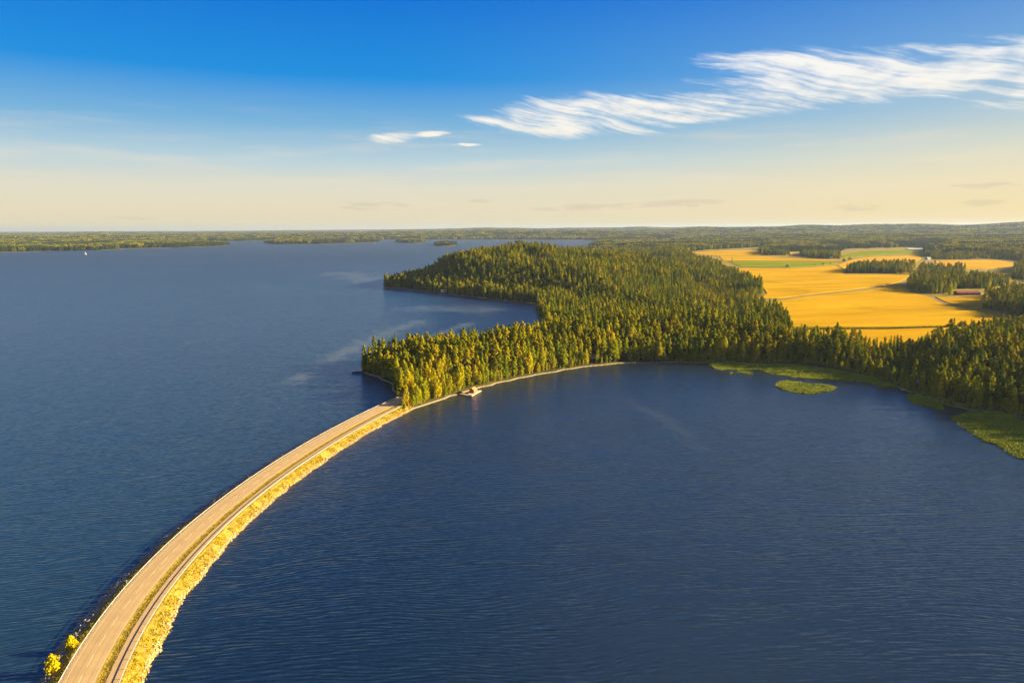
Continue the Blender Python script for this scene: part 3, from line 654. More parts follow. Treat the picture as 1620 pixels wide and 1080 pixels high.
# ----------------------------------------------------------------- fields and farm tracks
def slab(name, W, z, t, m, label):
    bm = bmesh.new(); f = bm.faces.new([bm.verts.new((x, y, z)) for x, y in W])
    e = bmesh.ops.extrude_face_region(bm, geom=[f]); bmesh.ops.translate(bm, verts=[v for v in e['geom'] if isinstance(v, bmesh.types.BMVert)], vec=(0, 0, -t))
    bmesh.ops.recalc_face_normals(bm, faces=bm.faces); bmesh.ops.triangulate(bm, faces=[f for f in bm.faces if len(f.verts) > 4])
    me = bpy.data.meshes.new(name); bm.to_mesh(me); bm.free(); me.materials.append(m)
    return tag(obj(name, me), label, kind='structure')
FIELDS = [
    ([(1228, 475.5), (1297, 466.3), (1350, 461), (1403, 454), (1425, 450), (1433, 456), (1440, 462), (1470, 469), (1483, 477), (1500, 484), (1533, 489), (1567, 496), (1600, 504), (1640, 512), (1575, 512.5), (1400, 517), (1256, 517), (1248, 513), (1236, 499), (1226, 490)], 'wheat', 'large golden wheat field between the farm track and the hedge'),
    ([(1257, 521.5), (1400, 520.5), (1580, 515.6), (1650, 514), (1650, 528), (1600, 527), (1540, 537), (1500, 543), (1470, 549), (1400, 551), (1320, 547), (1266, 543)], 'wheat', 'golden wheat field nearest the bay, below the hedge'),
    ([(1480, 469), (1500, 470.5), (1548, 469.3), (1572, 471), (1556, 480), (1553, 487), (1530, 483.5), (1500, 478.5), (1487, 473)], 'wheat', 'small golden field in front of the red barn'),
    ([(1198, 472), (1214, 464), (1208, 455), (1176, 440), (1162, 426), (1178, 424), (1240, 425), (1256, 424.5), (1300, 421.8), (1322, 420), (1332, 426), (1334, 434), (1440, 435), (1438, 438), (1424, 445), (1403, 450), (1350, 457.2), (1297, 463), (1232, 471)], 'wheat', 'broad golden wheat field beyond the farm track'),
    ([(1325, 419.5), (1345, 411.5), (1370, 407), (1456, 403.5), (1457, 409), (1445, 416), (1436, 420), (1350, 423), (1334, 424)], 'stubble', 'pale golden field behind the grove'),
    ([(1152, 413.3), (1180, 413), (1320, 414), (1326, 416.3), (1300, 419), (1250, 423), (1176, 422), (1162, 418)], 'clover', 'long bright green ley between the wheat fields'),
    ([(1138, 406), (1210, 405.8), (1260, 409), (1330, 411), (1330, 413), (1240, 412.4), (1146, 412.4)], 'wheat', 'narrow golden field strip in front of the farmstead'),
    ([(1090, 399.5), (1150, 396.4), (1203, 395.8), (1203, 404), (1140, 404.9), (1110, 402.5)], 'wheat', 'golden field at the edge of the wooded hill'),
    ([(1327, 404.5), (1360, 398), (1400, 396), (1455, 395.6), (1455, 400), (1400, 402.6), (1360, 405), (1335, 407)], 'clover', 'distant green field below the greenhouse'),
    ([(1474, 414), (1500, 412), (1560, 411.5), (1585, 412.5), (1602, 416), (1600, 420.5), (1560, 424.5), (1520, 425.5), (1480, 421.5)], 'stubble', 'pale golden field in front of the upper right wood'),
    ([(1040, 379.8), (1137, 377.9), (1137, 380.6), (1042, 382.4)], 'stubble', 'far orange field beyond the wooded hill'),
    ([(1590, 449.5), (1605, 448.5), (1607, 453), (1591, 453.6)], 'wheat', 'tiny golden clearing behind the barn grove')]
FPOLY = []
for i, (L, m, lab) in enumerate(FIELDS):
    W = pxpoly(L, 8.7); FPOLY.append(W); slab('field', W, 8.7, 0.9, M[m], lab)
def track(name, L, width, z, m, label):
    c = np.array([at(x, y, 8.1)[:2] for x, y in L]); V = []
    t_ = np.gradient(c, axis=0); t_ /= np.hypot(t_[:, 0], t_[:, 1])[:, None]
    for p_, d_ in zip(c, t_):
        n_ = np.array([d_[1], -d_[0]]) * width / 2
        V += [(*(p_ - n_), z), (*(p_ + n_), z)]
    F = [(2 * i, 2 * i + 1, 2 * i + 3, 2 * i + 2) for i in range(len(c) - 1)]
    tag(obj(name, mesh_np(name, V, F, mats=[m])), label, kind='structure'); return c
TR1 = track('farm_track', [(1236, 473.3), (1297, 465.2), (1350, 459.6), (1403, 452.4), (1425, 448), (1438, 440), (1443, 434), (1450, 427), (1459, 418), (1465, 410), (1463, 404)], 4.2, 8.06, M['dirt'], 'grey farm track winding through the wheat fields')
TR2 = track('farm_track', [(1443, 461), (1472, 468), (1483, 474.6), (1500, 481), (1533, 486), (1567, 492.5), (1600, 500.5), (1650, 509)], 3.6, 8.08, M['dirt'], 'thin farm track leading past the red barn')

# ----------------------------------------------------------------- haze
mb = MB(); mb.box((0, 14000, 86.0), (66000, 36000, 178.0))
def _haze(t):
    v = t.new('ShaderNodeVolumePrincipled'); v.inputs['Color'].default_value = (0.40, 0.54, 0.80, 1); v.inputs['Density'].default_value = 3.4e-5
    v.inputs['Anisotropy'].default_value = 0.2
    return v.outputs[0]
hm = bpy.data.materials.new('haze'); hm.use_nodes = True; ht = NT(hm.node_tree); ht.n.clear()
ho = ht.new('ShaderNodeOutputMaterial'); ht.l.new(_haze(ht), ho.inputs['Volume'])
hz = mb.build('haze', hm); tag(hz, 'thin bluish summer haze over the lake country', kind='stuff')

# ----------------------------------------------------------------- trees
def leaf_quads(P, Nn, size, aspect=1.0, rg=rng):
    """leaf clumps: quads at P with normals near Nn"""
    n = len(P); Nn = Nn + rg.normal(0, 0.42, (n, 3)); Nn /= np.linalg.norm(Nn, axis=1)[:, None]
    t = rg.normal(0, 1, (n, 3)); t -= (t * Nn).sum(1)[:, None] * Nn; t /= np.linalg.norm(t, axis=1)[:, None]
    b = np.cross(Nn, t); s = size * rg.uniform(0.6, 1.3, (n, 1)); t = t * s / 2; b = b * s / 2 * aspect
    V = np.stack([P - t * 0.7 - b, P + t - b * 0.5, P + t * 0.6 + b, P - t + b * 0.6], 1).reshape(-1, 3)
    return V
def crown_clumps(clumps, n, size, rg, droop=0.0):
    """clumps: (centre, radii); leaves on and inside each ellipsoid"""
    Vs = []
    for c, rr in clumps:
        d = rg.normal(0, 1, (n, 3)); d /= np.linalg.norm(d, axis=1)[:, None]
        rad_ = rg.uniform(0.55, 1.08, (n, 1)) ** 0.6
        P = np.array(c) + d * np.array(rr) * rad_
        Vs.append(leaf_quads(P, d + np.array([0, 0, 0.25]), size, rg=rg))
    V = np.concatenate(Vs); return V, np.arange(len(V)).reshape(-1, 4)
def trunk_np(hgt, r0, r1, rg, bend=0.15, n=6, k=5, branches=()):
    mb = MB(); pts = [(bend * math.sin(i * 1.7) * i / k, bend * math.cos(i * 1.3) * i / k, hgt * i / k - (0.3 if i == 0 else 0)) for i in range(k + 1)]
    mb.tube(pts, [r0 + (r1 - r0) * i / k for i in range(k + 1)], n)
    for a, b, rr in branches: mb.tube([a, b], [rr, rr * 0.3], 4)
    return mb
def spruce(seed, hgt=20.0, rad_=2.6, bare=0.06, layers=22):
    rg = np.random.default_rng(seed); V = []; F = []
    for i in range(layers):
        t = i / (layers - 1); z = hgt * (bare + (0.985 - bare) * t); r_ = rad_ * (1 - t) ** 0.75 * rg.uniform(0.85, 1.12) + 0.12
        nb = int(9 - 4 * t); a0 = rg.uniform(0, 6.28)
        for k in range(nb):
            a = a0 + 6.283 * k / nb + rg.uniform(-0.25, 0.25); rr = r_ * rg.uniform(0.65, 1.2); dr = rr * rg.uniform(0.18, 0.5)
            ca, sa = math.cos(a), math.sin(a); w_ = rr * rg.uniform(0.30, 0.48) + 0.12
            b0 = len(V); up = 0.12 * rr
            V += [(0.1 * ca, 0.1 * sa, z + 0.25), (0.55 * rr * ca - w_ * sa, 0.55 * rr * sa + w_ * ca, z - dr * 0.75), (0.6 * rr * ca, 0.6 * rr * sa, z - dr * 0.35 + up),
                  (0.55 * rr * ca + w_ * sa, 0.55 * rr * sa - w_ * ca, z - dr * 0.75), (rr * ca, rr * sa, z - dr)]
            F += [(b0, b0 + 2, b0 + 1), (b0, b0 + 3, b0 + 2), (b0 + 1, b0 + 2, b0 + 4), (b0 + 2, b0 + 3, b0 + 4)]
    # small sprays that roughen the outline
    n = 460; t = rg.uniform(0, 0.97, n); a = rg.uniform(0, 6.28, n); rr = (rad_ * (1 - t) ** 0.75 + 0.1) * rg.uniform(0.5, 1.05, n)
    P = np.stack([rr * np.cos(a), rr * np.sin(a), hgt * (bare + (0.98 - bare) * t) - rr * 0.25], 1)
    Q = leaf_quads(P, np.stack([np.cos(a), np.sin(a), 0.6 + 0 * a], 1), 0.6, 0.6, rg)
    b0 = len(V); V = np.concatenate([np.array(V), Q]); Fq = b0 + np.arange(len(Q)).reshape(-1, 4)
    return trunk_np(hgt * 0.96, 0.2, 0.04, rg, 0.05), (V, Fq, np.array(F))
def pine(seed, hgt=20.0, rad_=2.6):
    rg = np.random.default_rng(seed); cl = []; br = []
    m = 10
    for i in range(m):
        t = i / (m - 1); z = hgt * (0.40 + 0.55 * t); a = i * 2.4 + rg.uniform(-0.4, 0.4); rr = rad_ * (0.60 * (1 - t) ** 0.6 * (0.75 + t) + 0.04) * rg.uniform(0.6, 1.1)
        c = (rr * math.cos(a), rr * math.sin(a), z); s = rg.uniform(0.85, 1.35) * (1.15 - 0.5 * t)
        cl.append((c, (s * 1.15, s * 1.15, s * 0.85))); br.append(((0, 0, z - 0.9), c, 0.07))
    cl.append(((0, 0, hgt * 0.95), (0.6, 0.6, 1.2))); cl.append(((0, 0, hgt * 0.8), (1.5, 1.5, 1.6)))
    V, Fq = crown_clumps(cl, 105, 0.56, rg)
    return trunk_np(hgt * 0.93, 0.2, 0.05, rg, 0.2, branches=br), (V, Fq, None)
def birch(seed, hgt=17.0, rad_=2.5, bare=0.16, n=100, size=0.48):
    rg = np.random.default_rng(seed); cl = []; br = []
    m = 17
    for i in range(m):
        t = i / (m - 1); z = hgt * (bare + 0.06 + (0.9 - bare) * t); a = i * 2.39996 + rg.uniform(-0.5, 0.5)
        env = rad_ * (math.sin(math.pi * min(1, (t * 0.86 + 0.16))) ** 0.8); rr = env * rg.uniform(0.35, 0.8) * (1 if i < m - 2 else 0.2)
        s = (0.75 + 0.35 * env / rad_) * rg.uniform(0.8, 1.2) * rad_ / 2.3
        c = (rr * math.cos(a), rr * math.sin(a), z); cl.append((c, (s, s, s * 1.25))); br.append(((0, 0, z - 1.0 * hgt / 17), c, 0.04))
    V, Fq = crown_clumps(cl, n, size, rg)
    return trunk_np(hgt * 0.9, 0.16, 0.03, rg, 0.25, branches=br), (V, Fq, None)
def lowtree(kind, rg, x, y, hgt, rad_):
    """a few dozen faces: a tree some kilometres off"""
    n = 46; t = rg.random(n) ** 0.9; a = rg.uniform(0, 6.28, n)
    prof = (1 - t) ** 0.8 if kind == 0 else np.sin(np.pi * np.clip(0.12 + 0.86 * t, 0, 1)) ** 0.7
    rr = rad_ * prof * rg.uniform(0.5, 1.05, n) + 0.1; z0 = 0.08 if kind == 0 else 0.22
    P = np.stack([x + rr * np.cos(a), y + rr * np.sin(a), hgt * (z0 + (1 - z0) * t)], 1)
    return leaf_quads(P, np.stack([np.cos(a), np.sin(a), 0.7 + 0 * a], 1), 1.9 * rad_ / 2.5, 1.1, rg)
PROTO = []          # (species, trunk mesh, crown mesh, height, width)
def crown_mesh(name, c, m): return mesh_np(name, c[0], c[1], c[2], mats=[m])
for i in range(4):
    hgt = (21, 19, 23, 17)[i]; tr, cr = spruce(100 + i, hgt, (2.5, 2.7, 2.9, 2.1)[i])
    PROTO.append(('spruce', tr.mesh('spruce_trunk', M['bark_spruce']), crown_mesh('spruce_crown', cr, M['spruce']), hgt, 5.2))
for i in range(4):
    hgt = (20, 22, 18, 21)[i]; tr, cr = pine(200 + i, hgt, (2.6, 2.9, 2.5, 2.3)[i])
    PROTO.append(('pine', tr.mesh('pine_trunk', M['bark_pine']), crown_mesh('pine_crown', cr, M['pine']), hgt, 5.4))
for i in range(4):
    hgt = (17, 19, 15, 16)[i]; tr, cr = birch(300 + i, hgt, (2.5, 2.4, 2.8, 2.2)[i], (0.16, 0.22, 0.1, 0.06)[i])
    PROTO.append(('birch', tr.mesh('birch_trunk', M['bark_birch']), crown_mesh('birch_crown', cr, M['birch']), hgt, 5.0))
for i in range(2):
    hgt = (16, 18)[i]; tr, cr = birch(340 + i, hgt, (2.6, 2.4)[i], (0.08, 0.12)[i])
    PROTO.append(('birch', tr.mesh('birch_trunk', M['bark_birch']), crown_mesh('birch_crown', cr, M['goldbirch']), hgt, 5.0))
NP_ = len(PROTO)
lib = bpy.data.collections.new('tree_library')
def joined(name, tr, cr):
    bm = bmesh.new(); bm.from_mesh(tr); bm.from_mesh(cr)
    me = bpy.data.meshes.new(name); nt_ = len(tr.polygons); bm.to_mesh(me); bm.free()
    me.materials.append(tr.materials[0]); me.materials.append(cr.materials[0])
    mi = np.zeros(len(me.polygons), np.int32); mi[nt_:] = 1; me.polygons.foreach_set('material_index', mi); me.update()
    return me
for i, (sp, tr, cr, hg, wd) in enumerate(PROTO):
    lib.objects.link(bpy.data.objects.new('tree_%02d' % i, joined('tree_%02d' % i, tr, cr)))
for i in range(4):          # clumps of a dozen trees for the far woods
    rg = np.random.default_rng(400 + i); Vs = []; mi = []
    for k in range(13):
        kind = 0 if rg.random() < (0.75, 0.55, 0.3, 0.6)[i] else 1
        x, y = rg.uniform(-11, 11, 2); V = lowtree(kind, rg, x, y, rg.uniform(14, 20), rg.uniform(2.3, 3.4)); Vs.append(V); mi += [kind] * (len(V) // 4)
    V = np.concatenate(Vs)
    me = mesh_np('tree_clump', V, np.arange(len(V)).reshape(-1, 4), mats=[M['farwood'], (M['farwood'], M['pine'])[i % 2]], midx=mi)
    lib.objects.link(bpy.data.objects.new('tree_%02d' % (NP_ + i), me))

# --- where trees stand
GROVES = [[(1336, 432), (1452, 433), (1458, 425), (1440, 422), (1350, 425)], [(1453, 434.5), (1528, 434), (1527, 427), (1458, 428)],
          [(1434, 456), (1445, 460), (1480, 466), (1505, 465), (1512, 457), (1552, 457), (1590, 452), (1600, 445), (1560, 444), (1480, 446), (1442, 450)],
          [(1554, 484), (1558, 489), (1575, 491.5), (1600, 498), (1650, 507), (1690, 500), (1660, 470), (1600, 466), (1572, 470)],
          [(1204, 403.5), (1244, 404), (1244, 399), (1206, 398)], [(1268, 405.5), (1300, 409), (1330, 409.7), (1328, 405), (1290, 402.5), (1270, 401)],
          [(1210, 398), (1330, 397.5), (1330, 394), (1210, 393)], [(1600, 440), (1660, 450), (1690, 430), (1640, 420), (1606, 424)]]
GROVES = [pxpoly(g_, 8.0) for g_ in GROVES]
BUILD = []                       # (x, y, radius) kept clear for buildings
def clear_spot(x, y, r_): BUILD.append((x, y, r_))
def site(px_, py_, z): return at(px_, py_, z)[:2]
S_BOAT = site(748, 614, 1.0); S_BARN = site(1529, 466.5, 8.0); S_GH = site(1450, 395.2, 8.0); S_FARM = site(1256, 404, 8.0); S_CAB = site(1447, 606, 3.0); S_CAB2 = site(1411, 589, 4.5)
S_WH = site(704, 462.5, 1.0); S_BLUE = site(1468, 411, 8.0)
for s_, r_ in ((S_BOAT, 5), (S_BARN, 20), (S_GH, 50), (S_FARM, 28), (S_CAB, 6), (S_CAB2, 5), (S_WH, 8), (S_BLUE, 16)): clear_spot(*s_, r_)
def forest_ok(x, y, d, margin):
    ok = d > margin
    inf = (sdist(x, y, FARM) < 4) | (sdist(x, y, FARM2) < 4)
    ing = np.zeros(x.shape, bool)
    for g_ in GROVES: ing |= inside(x, y, g_)
    ok &= (~inf) | ing
    for W in FPOLY: ok &= ~inside(x, y, W)
    for bx, by, br in BUILD: ok &= np.hypot(x - bx, y - by) > br
    near = np.hypot(x, y) < 900
    if near.any():
        dl = np.full(x.shape, 1e9); sub = LINE[::3]
        xi, yi = x[near], y[near]
        dd = np.min(np.hypot(xi[:, None] - sub[None, :, 0], yi[:, None] - sub[None, :, 1]), 1); dl[near] = dd
        ok &= dl > 6.5
    for c in (TR1, TR2):
        for k in range(len(c) - 1):
            e = c[k + 1] - c[k]; t = np.clip(((x - c[k][0]) * e[0] + (y - c[k][1]) * e[1]) / (e @ e), 0, 1)
            ok &= np.hypot(x - c[k][0] - t * e[0], y - c[k][1] - t * e[1]) > 6
    # the open sight-lines of this wood: a few natural gaps
    return ok
def ring(r0, r1, sp, azmax=43):
    xs = np.arange(-r1, r1, sp); ysx = np.arange(r0 * 0.6, r1, sp)
    gx_, gy_ = np.meshgrid(xs, ysx); gx_ = gx_.ravel() + rng.uniform(-0.42, 0.42, gx_.size) * sp; gy_ = gy_.ravel() + rng.uniform(-0.42, 0.42, gy_.size) * sp
    D_ = np.hypot(gx_, gy_); a_ = np.degrees(np.arctan2(gx_, gy_)); k = (D_ >= r0) & (D_ < r1) & (np.abs(a_) < azmax)
    return gx_[k], gy_[k]
PX, PY, PZ, PI_, PS, PSZ = [], [], [], [], [], []
for r0, r1, sp in ((330, 800, 4.4), (800, 1500, 5.1), (1500, 2600, 6.6), (2600, 6200, 19.0), (6200, 16000, 44.0)):
    x, y = ring(r0, r1, sp); d = land_d(x, y); k = d > 0.8; x, y, d = x[k], y[k], d[k]
    k = forest_ok(x, y, d, 1.5 if r0 < 1500 else 3.0); x, y, d = x[k], y[k], d[k]
    z = height(x, y, d); n = len(x)
    if r0 < 2600:
        nz = fbm(x, y, 60, 21); e = sstep(26, 3, d) * (0.55 if r0 < 800 else 0.35); ln = vnoise(x, y, 22, 31); pxx = 810 + FPX * x / np.maximum(y, 1)
        pb = np.clip(0.10 + 0.75 * e + 0.5 * (ln > 0.74), 0, 0.92); u_ = rng.random(n)
        psp = np.where(nz > 0.52, 0.62, 0.30)
        psp = np.where((x < 190) & (y < 640), psp * 0.4, psp); pb = np.where((x < 190) & (y < 640), pb + 0.12, pb)
        spc = np.where(u_ < pb, 2, np.where(u_ < pb + (1 - pb) * psp, 0, 1))
        spc = np.where((y < 462) & (x > -76) & (x < -18) & (rng.random(n) < 0.9), 2, spc)        # birches where the causeway lands
        ii = spc * 4 + rng.integers(0, 4, n)
        gb = (spc == 2) & (rng.random(n) < np.where((y < 462) & (x > -76) & (x < -18), 0.75, 0.10)); ii = np.where(gb, 12 + rng.integers(0, 2, n), ii)
        s = rng.uniform(0.62, 1.06, n) * (0.82 + 0.36 * fbm(x, y, 35, 13)) * np.where((fbm(x, y, 130, 61, 2) > 0.60) & (d > 45), 0.62, 1.0)        # younger stands among the old; s *= np.where((d < 7), rng.uniform(0.55, 0.95, n), 1.0)
        s *= 1 - 0.28 * sstep(1340, 1390, pxx) * sstep(1510, 1460, pxx) * (np.hypot(x, y) < 720)
        s *= np.where((y < 462) & (x > -76) & (x < -18), 0.84, 1.0)
        s = np.where(rng.random(n) < 0.06, s * 0.6, s)
        wds = s * rng.uniform(0.95, 1.35, n) * (1.0 if r0 < 800 else 1.12 if r0 < 1500 else 1.3)
        thin = rng.random(n) < 0.93
        for A, B in ((PX, x), (PY, y), (PZ, z), (PI_, ii), (PS, wds), (PSZ, s)): A.append(B[thin])
    else:
        clr = (fbm(x, y, 520, 41, 2) > 0.70) & (r0 < 6000)      # distant clearings
        k = ~clr; x, y, z = x[k], y[k], z[k]; n = len(x)
        ii = NP_ + np.clip((fbm(x, y, 300, 51) * 8 - 2).astype(int) % 4, 0, 3)
        s = rng.uniform(0.85, 1.2, n); wd = s * (1.0 if r0 < 6000 else 2.2)
        for A, B in ((PX, x), (PY, y), (PZ, z - 0.5), (PI_, ii), (PS, wd), (PSZ, s)): A.append(B)
x, y = ring(330, 900, 2.6); d = land_d(x, y); k = (d > 0.8) & (d < 6.5) & (rng.random(len(x)) < 0.6); x, y, d = x[k], y[k], d[k]
k = forest_ok(x, y, d, 0.6); x, y, d = x[k], y[k], d[k]; n = len(x); s = rng.uniform(0.16, 0.5, n)       # alders and bushes along the shore
for A, B in ((PX, x), (PY, y), (PZ, height(x, y, d)), (PI_, 8 + rng.integers(2, 4, n)), (PS, s * rng.uniform(1.1, 1.6, n)), (PSZ, s)): A.append(B)
PX, PY, PZ, PI_, PS, PSZ = map(np.concatenate, (PX, PY, PZ, PI_, PS, PSZ))
RZ = rng.uniform(0, 6.283, len(PX))

# --- the 300 trees that show largest stand as things of their own
isT = PI_ < NP_
hts = np.array([p_[3] for p_ in PROTO]); wds_ = np.array([p_[4] for p_ in PROTO])
Dd = np.hypot(PX, PY); cand = np.where(isT & (Dd < 900))[0]; cand = cand[np.argsort(Dd[cand])]
buf = np.zeros((1080, 1620), bool); vis = np.zeros(len(PX))
for j in cand:
    x_, yb, w_ = proj((PX[j], PY[j], PZ[j])); hp = hts[PI_[j]] * PSZ[j] * FPX / w_; wp = wds_[PI_[j]] * PS[j] * FPX / w_ * 0.8
    a0, a1, b0, b1 = int(x_ - wp / 2), int(x_ + wp / 2) + 1, int(yb - hp), int(yb) + 1
    a0, a1, b0, b1 = max(a0, 0), min(a1, 1620), max(b0, 0), min(b1, 1080)
    if a1 <= a0 or b1 <= b0: continue
    sub = buf[b0:b1, a0:a1]; vis[j] = (~sub).sum(); sub[:] = True
order = np.argsort(-vis)[:292]; order = order[vis[order] > 0]

pts = np.ones(len(PX), bool); pts[order] = False
me = bpy.data.meshes.new('forest'); n = int(pts.sum()); me.vertices.add(n)
me.vertices.foreach_set('co', np.stack([PX, PY, PZ], 1)[pts].astype(np.float32).ravel())
for nm, ty, ar, key in (('pick', 'INT', PI_, 'value'), ('turn', 'FLOAT', RZ, 'value')):
    a = me.attributes.new(nm, ty, 'POINT'); a.data.foreach_set(key, ar[pts].astype(np.int32 if ty == 'INT' else np.float32))
a = me.attributes.new('size', 'FLOAT_VECTOR', 'POINT'); a.data.foreach_set('vector', np.stack([PS, PS, PSZ], 1)[pts].astype(np.float32).ravel())
forest = tag(obj('forest', me), 'dense mixed forest of spruce, pine and birch covering the land', kind='stuff')
ng = bpy.data.node_groups.new('forest_trees', 'GeometryNodeTree')
ng.interface.new_socket('Geometry', in_out='INPUT', socket_type='NodeSocketGeometry'); ng.interface.new_socket('Geometry', in_out='OUTPUT', socket_type='NodeSocketGeometry')
gi = ng.nodes.new('NodeGroupInput'); go = ng.nodes.new('NodeGroupOutput')
ci = ng.nodes.new('GeometryNodeCollectionInfo'); ci.inputs['Collection'].default_value = lib; ci.inputs['Separate Children'].default_value = True; ci.inputs['Reset Children'].default_value = True
iop = ng.nodes.new('GeometryNodeInstanceOnPoints'); iop.inputs['Pick Instance'].default_value = True
def gattr(nm, ty):
    a_ = ng.nodes.new('GeometryNodeInputNamedAttribute'); a_.data_type = ty; a_.inputs['Name'].default_value = nm; return a_.outputs['Attribute']
cx = ng.nodes.new('ShaderNodeCombineXYZ'); ng.links.new(gattr('turn', 'FLOAT'), cx.inputs[2])
ng.links.new(gi.outputs[0], iop.inputs['Points']); ng.links.new(ci.outputs[0], iop.inputs['Instance'])
ng.links.new(gattr('pick', 'INT'), iop.inputs['Instance Index']); ng.links.new(cx.outputs[0], iop.inputs['Rotation']); ng.links.new(gattr('size', 'FLOAT_VECTOR'), iop.inputs['Scale'])
ng.links.new(iop.outputs[0], go.inputs[0])
md = forest.modifiers.new('trees', 'NODES'); md.node_group = ng

def ordinal(n): return str(n) + ('th' if 10 <= n % 100 <= 20 else {1: 'st', 2: 'nd', 3: 'rd'}.get(n % 10, 'th'))
zones = {}
for j in order:
    x_, y_, _ = proj((PX[j], PY[j], PZ[j]))
    if x_ < 640: z_ = 0
    elif x_ < 760: z_ = 1
    elif x_ < 1000: z_ = 2
    elif x_ < 1230: z_ = 3
    elif x_ < 1425: z_ = 4
    else: z_ = 5
    zones.setdefault(z_, []).append((x_, j))
ZN = ['on the point tip, {} from the left', 'by the causeway end, {} left of the red boathouse', 'in the sunlit shore wood, {} right of the red boathouse',
      'at the bay head, {} from the left of that stretch', 'behind the long reed bed, {} left of the cabin jetty', 'on the right shore, {} right of the cabin jetty']
ZG = ['trees on the tip of the point', 'trees beside the causeway end', 'trees along the sunlit bay shore', 'trees at the head of the bay', 'trees behind the long reed bed', 'trees on the right shore']
def place_tree(name, trunk, crown, loc, rz, sc, label, group):
    r = empty(name, loc, rz); r.scale = sc
    obj('trunk', trunk, r); obj('crown', crown, r)
    return tag(r, label, 'tree', group)
for z_, L in zones.items():
    L.sort(key=lambda a_: a_[0], reverse=z_ in (1, 4))
    for k, (x_, j) in enumerate(L):
        sp, tr, cr, hg, wd = PROTO[PI_[j]]; hgt = hg * PSZ[j]
        sz = 'tall' if hgt > 20 else 'short' if hgt < 13.5 else 'medium'
        ad = {'spruce': 'dark conical spruce', 'pine': 'bare-trunked pine', 'birch': 'leafy birch'}[sp]
        place_tree(sp + '_tree', tr, cr, (PX[j], PY[j], PZ[j] - 0.1), RZ[j], (PS[j], PS[j], PSZ[j]), '%s %s %s' % (sz, ad, ZN[z_].format(ordinal(k + 1))), ZG[z_])
# the two young golden trees at the foot of the causeway
for k, (px_, py_, hh_, wd_) in enumerate(((84, 1063, 4.6, 1.75), (114, 1027, 3.9, 1.4))):
    p_ = at(px_, py_, 0.9); tr, cr = birch(500 + k, hh_, wd_, 0.05, 46, 0.42)
    place_tree('young_tree', tr.mesh('young_trunk', M['bark_spruce']), crown_mesh('young_crown', cr, M['gold']), (p_[0], p_[1], 0.6), k * 1.3, (1, 1, 1),
               ('larger bright yellow young tree on the bank at the lower left corner', 'smaller bright yellow young tree just above the corner tree on the left bank')[k], 'young trees on the causeway bank')
p_ = at(645, 640, 2.6); tr, cr = spruce(520, 6.4, 0.85, 0.04, 14)
place_tree('dead_spruce', tr.mesh('dead_trunk', M['bark_pine']), crown_mesh('dead_crown', cr, M['rust']), (p_[0], p_[1], 2.2), 0, (1, 1, 1), 'slender rust-coloured young conifer where the causeway meets the wood', None)
p_ = at(639.5, 645, 2.2); tr, cr = birch(521, 2.6, 1.0, 0.02, 30, 0.35)
place_tree('shrub', tr.mesh('shrub_trunk', M['bark_spruce']), crown_mesh('shrub_crown', cr, M['birch']), (p_[0], p_[1], 2.0), 0, (1, 1, 1), 'low green shrub beside the rust-coloured conifer', None)
# lone trees and bushes of the farmland
p_ = at(1158, 415, 8.0); place_tree('spruce_tree', PROTO[3][1], PROTO[3][2], (p_[0], p_[1], 8.0), 0.4, (0.95, 0.95, 0.85), 'lone dark spruce at the corner of the green ley', None)
p_ = at(1503, 468, 8.0); place_tree('round_tree', PROTO[10][1], PROTO[10][2], (p_[0], p_[1], 8.0), 0.9, (1.5, 1.5, 0.85), 'round leafy tree at the left end of the red barn', None)
_bt, _bc = birch(530, 3.6, 2.0, 0.03, 26, 0.7); _bt = _bt.mesh('bush_stems', M['bark_spruce']); _bc = crown_mesh('bush_crown', _bc, M['birch'])
BL = [(1521, 517, 1.5, 'leftmost bush of three on the hedge line at the bay field'), (1543, 516.4, 1.0, 'middle and smallest bush on the hedge line at the bay field'), (1561, 516, 1.5, 'rightmost wide bush on the hedge line at the bay field'),
      (1246, 422.5, 1.8, 'round bush at the lower edge of the green ley'), (1290, 419.6, 1.0, 'small bush on the ley boundary left of two more'), (1302, 418.6, 1.2, 'middle bush on the ley boundary'), (1314, 417.6, 1.1, 'right bush on the ley boundary'),
      (1336, 413.5, 2.2, 'dark bush in front of the pale golden field, left of the grove'), (1345, 411.6, 2.4, 'taller bush just left of the grove')]
for px_, py_, s_, lab in BL:
    p_ = at(px_, py_, 8.3); place_tree('bush', _bt, _bc, (p_[0], p_[1], 7.9), s_ * 3, (s_ * 1.3, s_ * 1.3, s_), lab, 'bushes between the fields')
# rough grass hedge bank between the two near fields
hb = pxpoly([(1257, 520.6), (1400, 519.5), (1580, 514.6), (1650, 513)], 8.4); hp_ = []
for k in range(len(hb) - 1):
    n_ = int(np.hypot(*(hb[k + 1] - hb[k])) * 5); t_ = rng.random((n_, 1)); hp_.append(hb[k] * (1 - t_) + hb[k + 1] * t_ + rng.normal(0, 0.8, (n_, 2)))
hp_ = np.concatenate(hp_); tufts('hedge_bank', np.concatenate([hp_, np.full((len(hp_), 1), 8.2)], 1), rng.uniform(0.8, 1.9, len(hp_)), M['spruce'], 'dark weedy bank dividing the two near wheat fields', 1.0, 4)

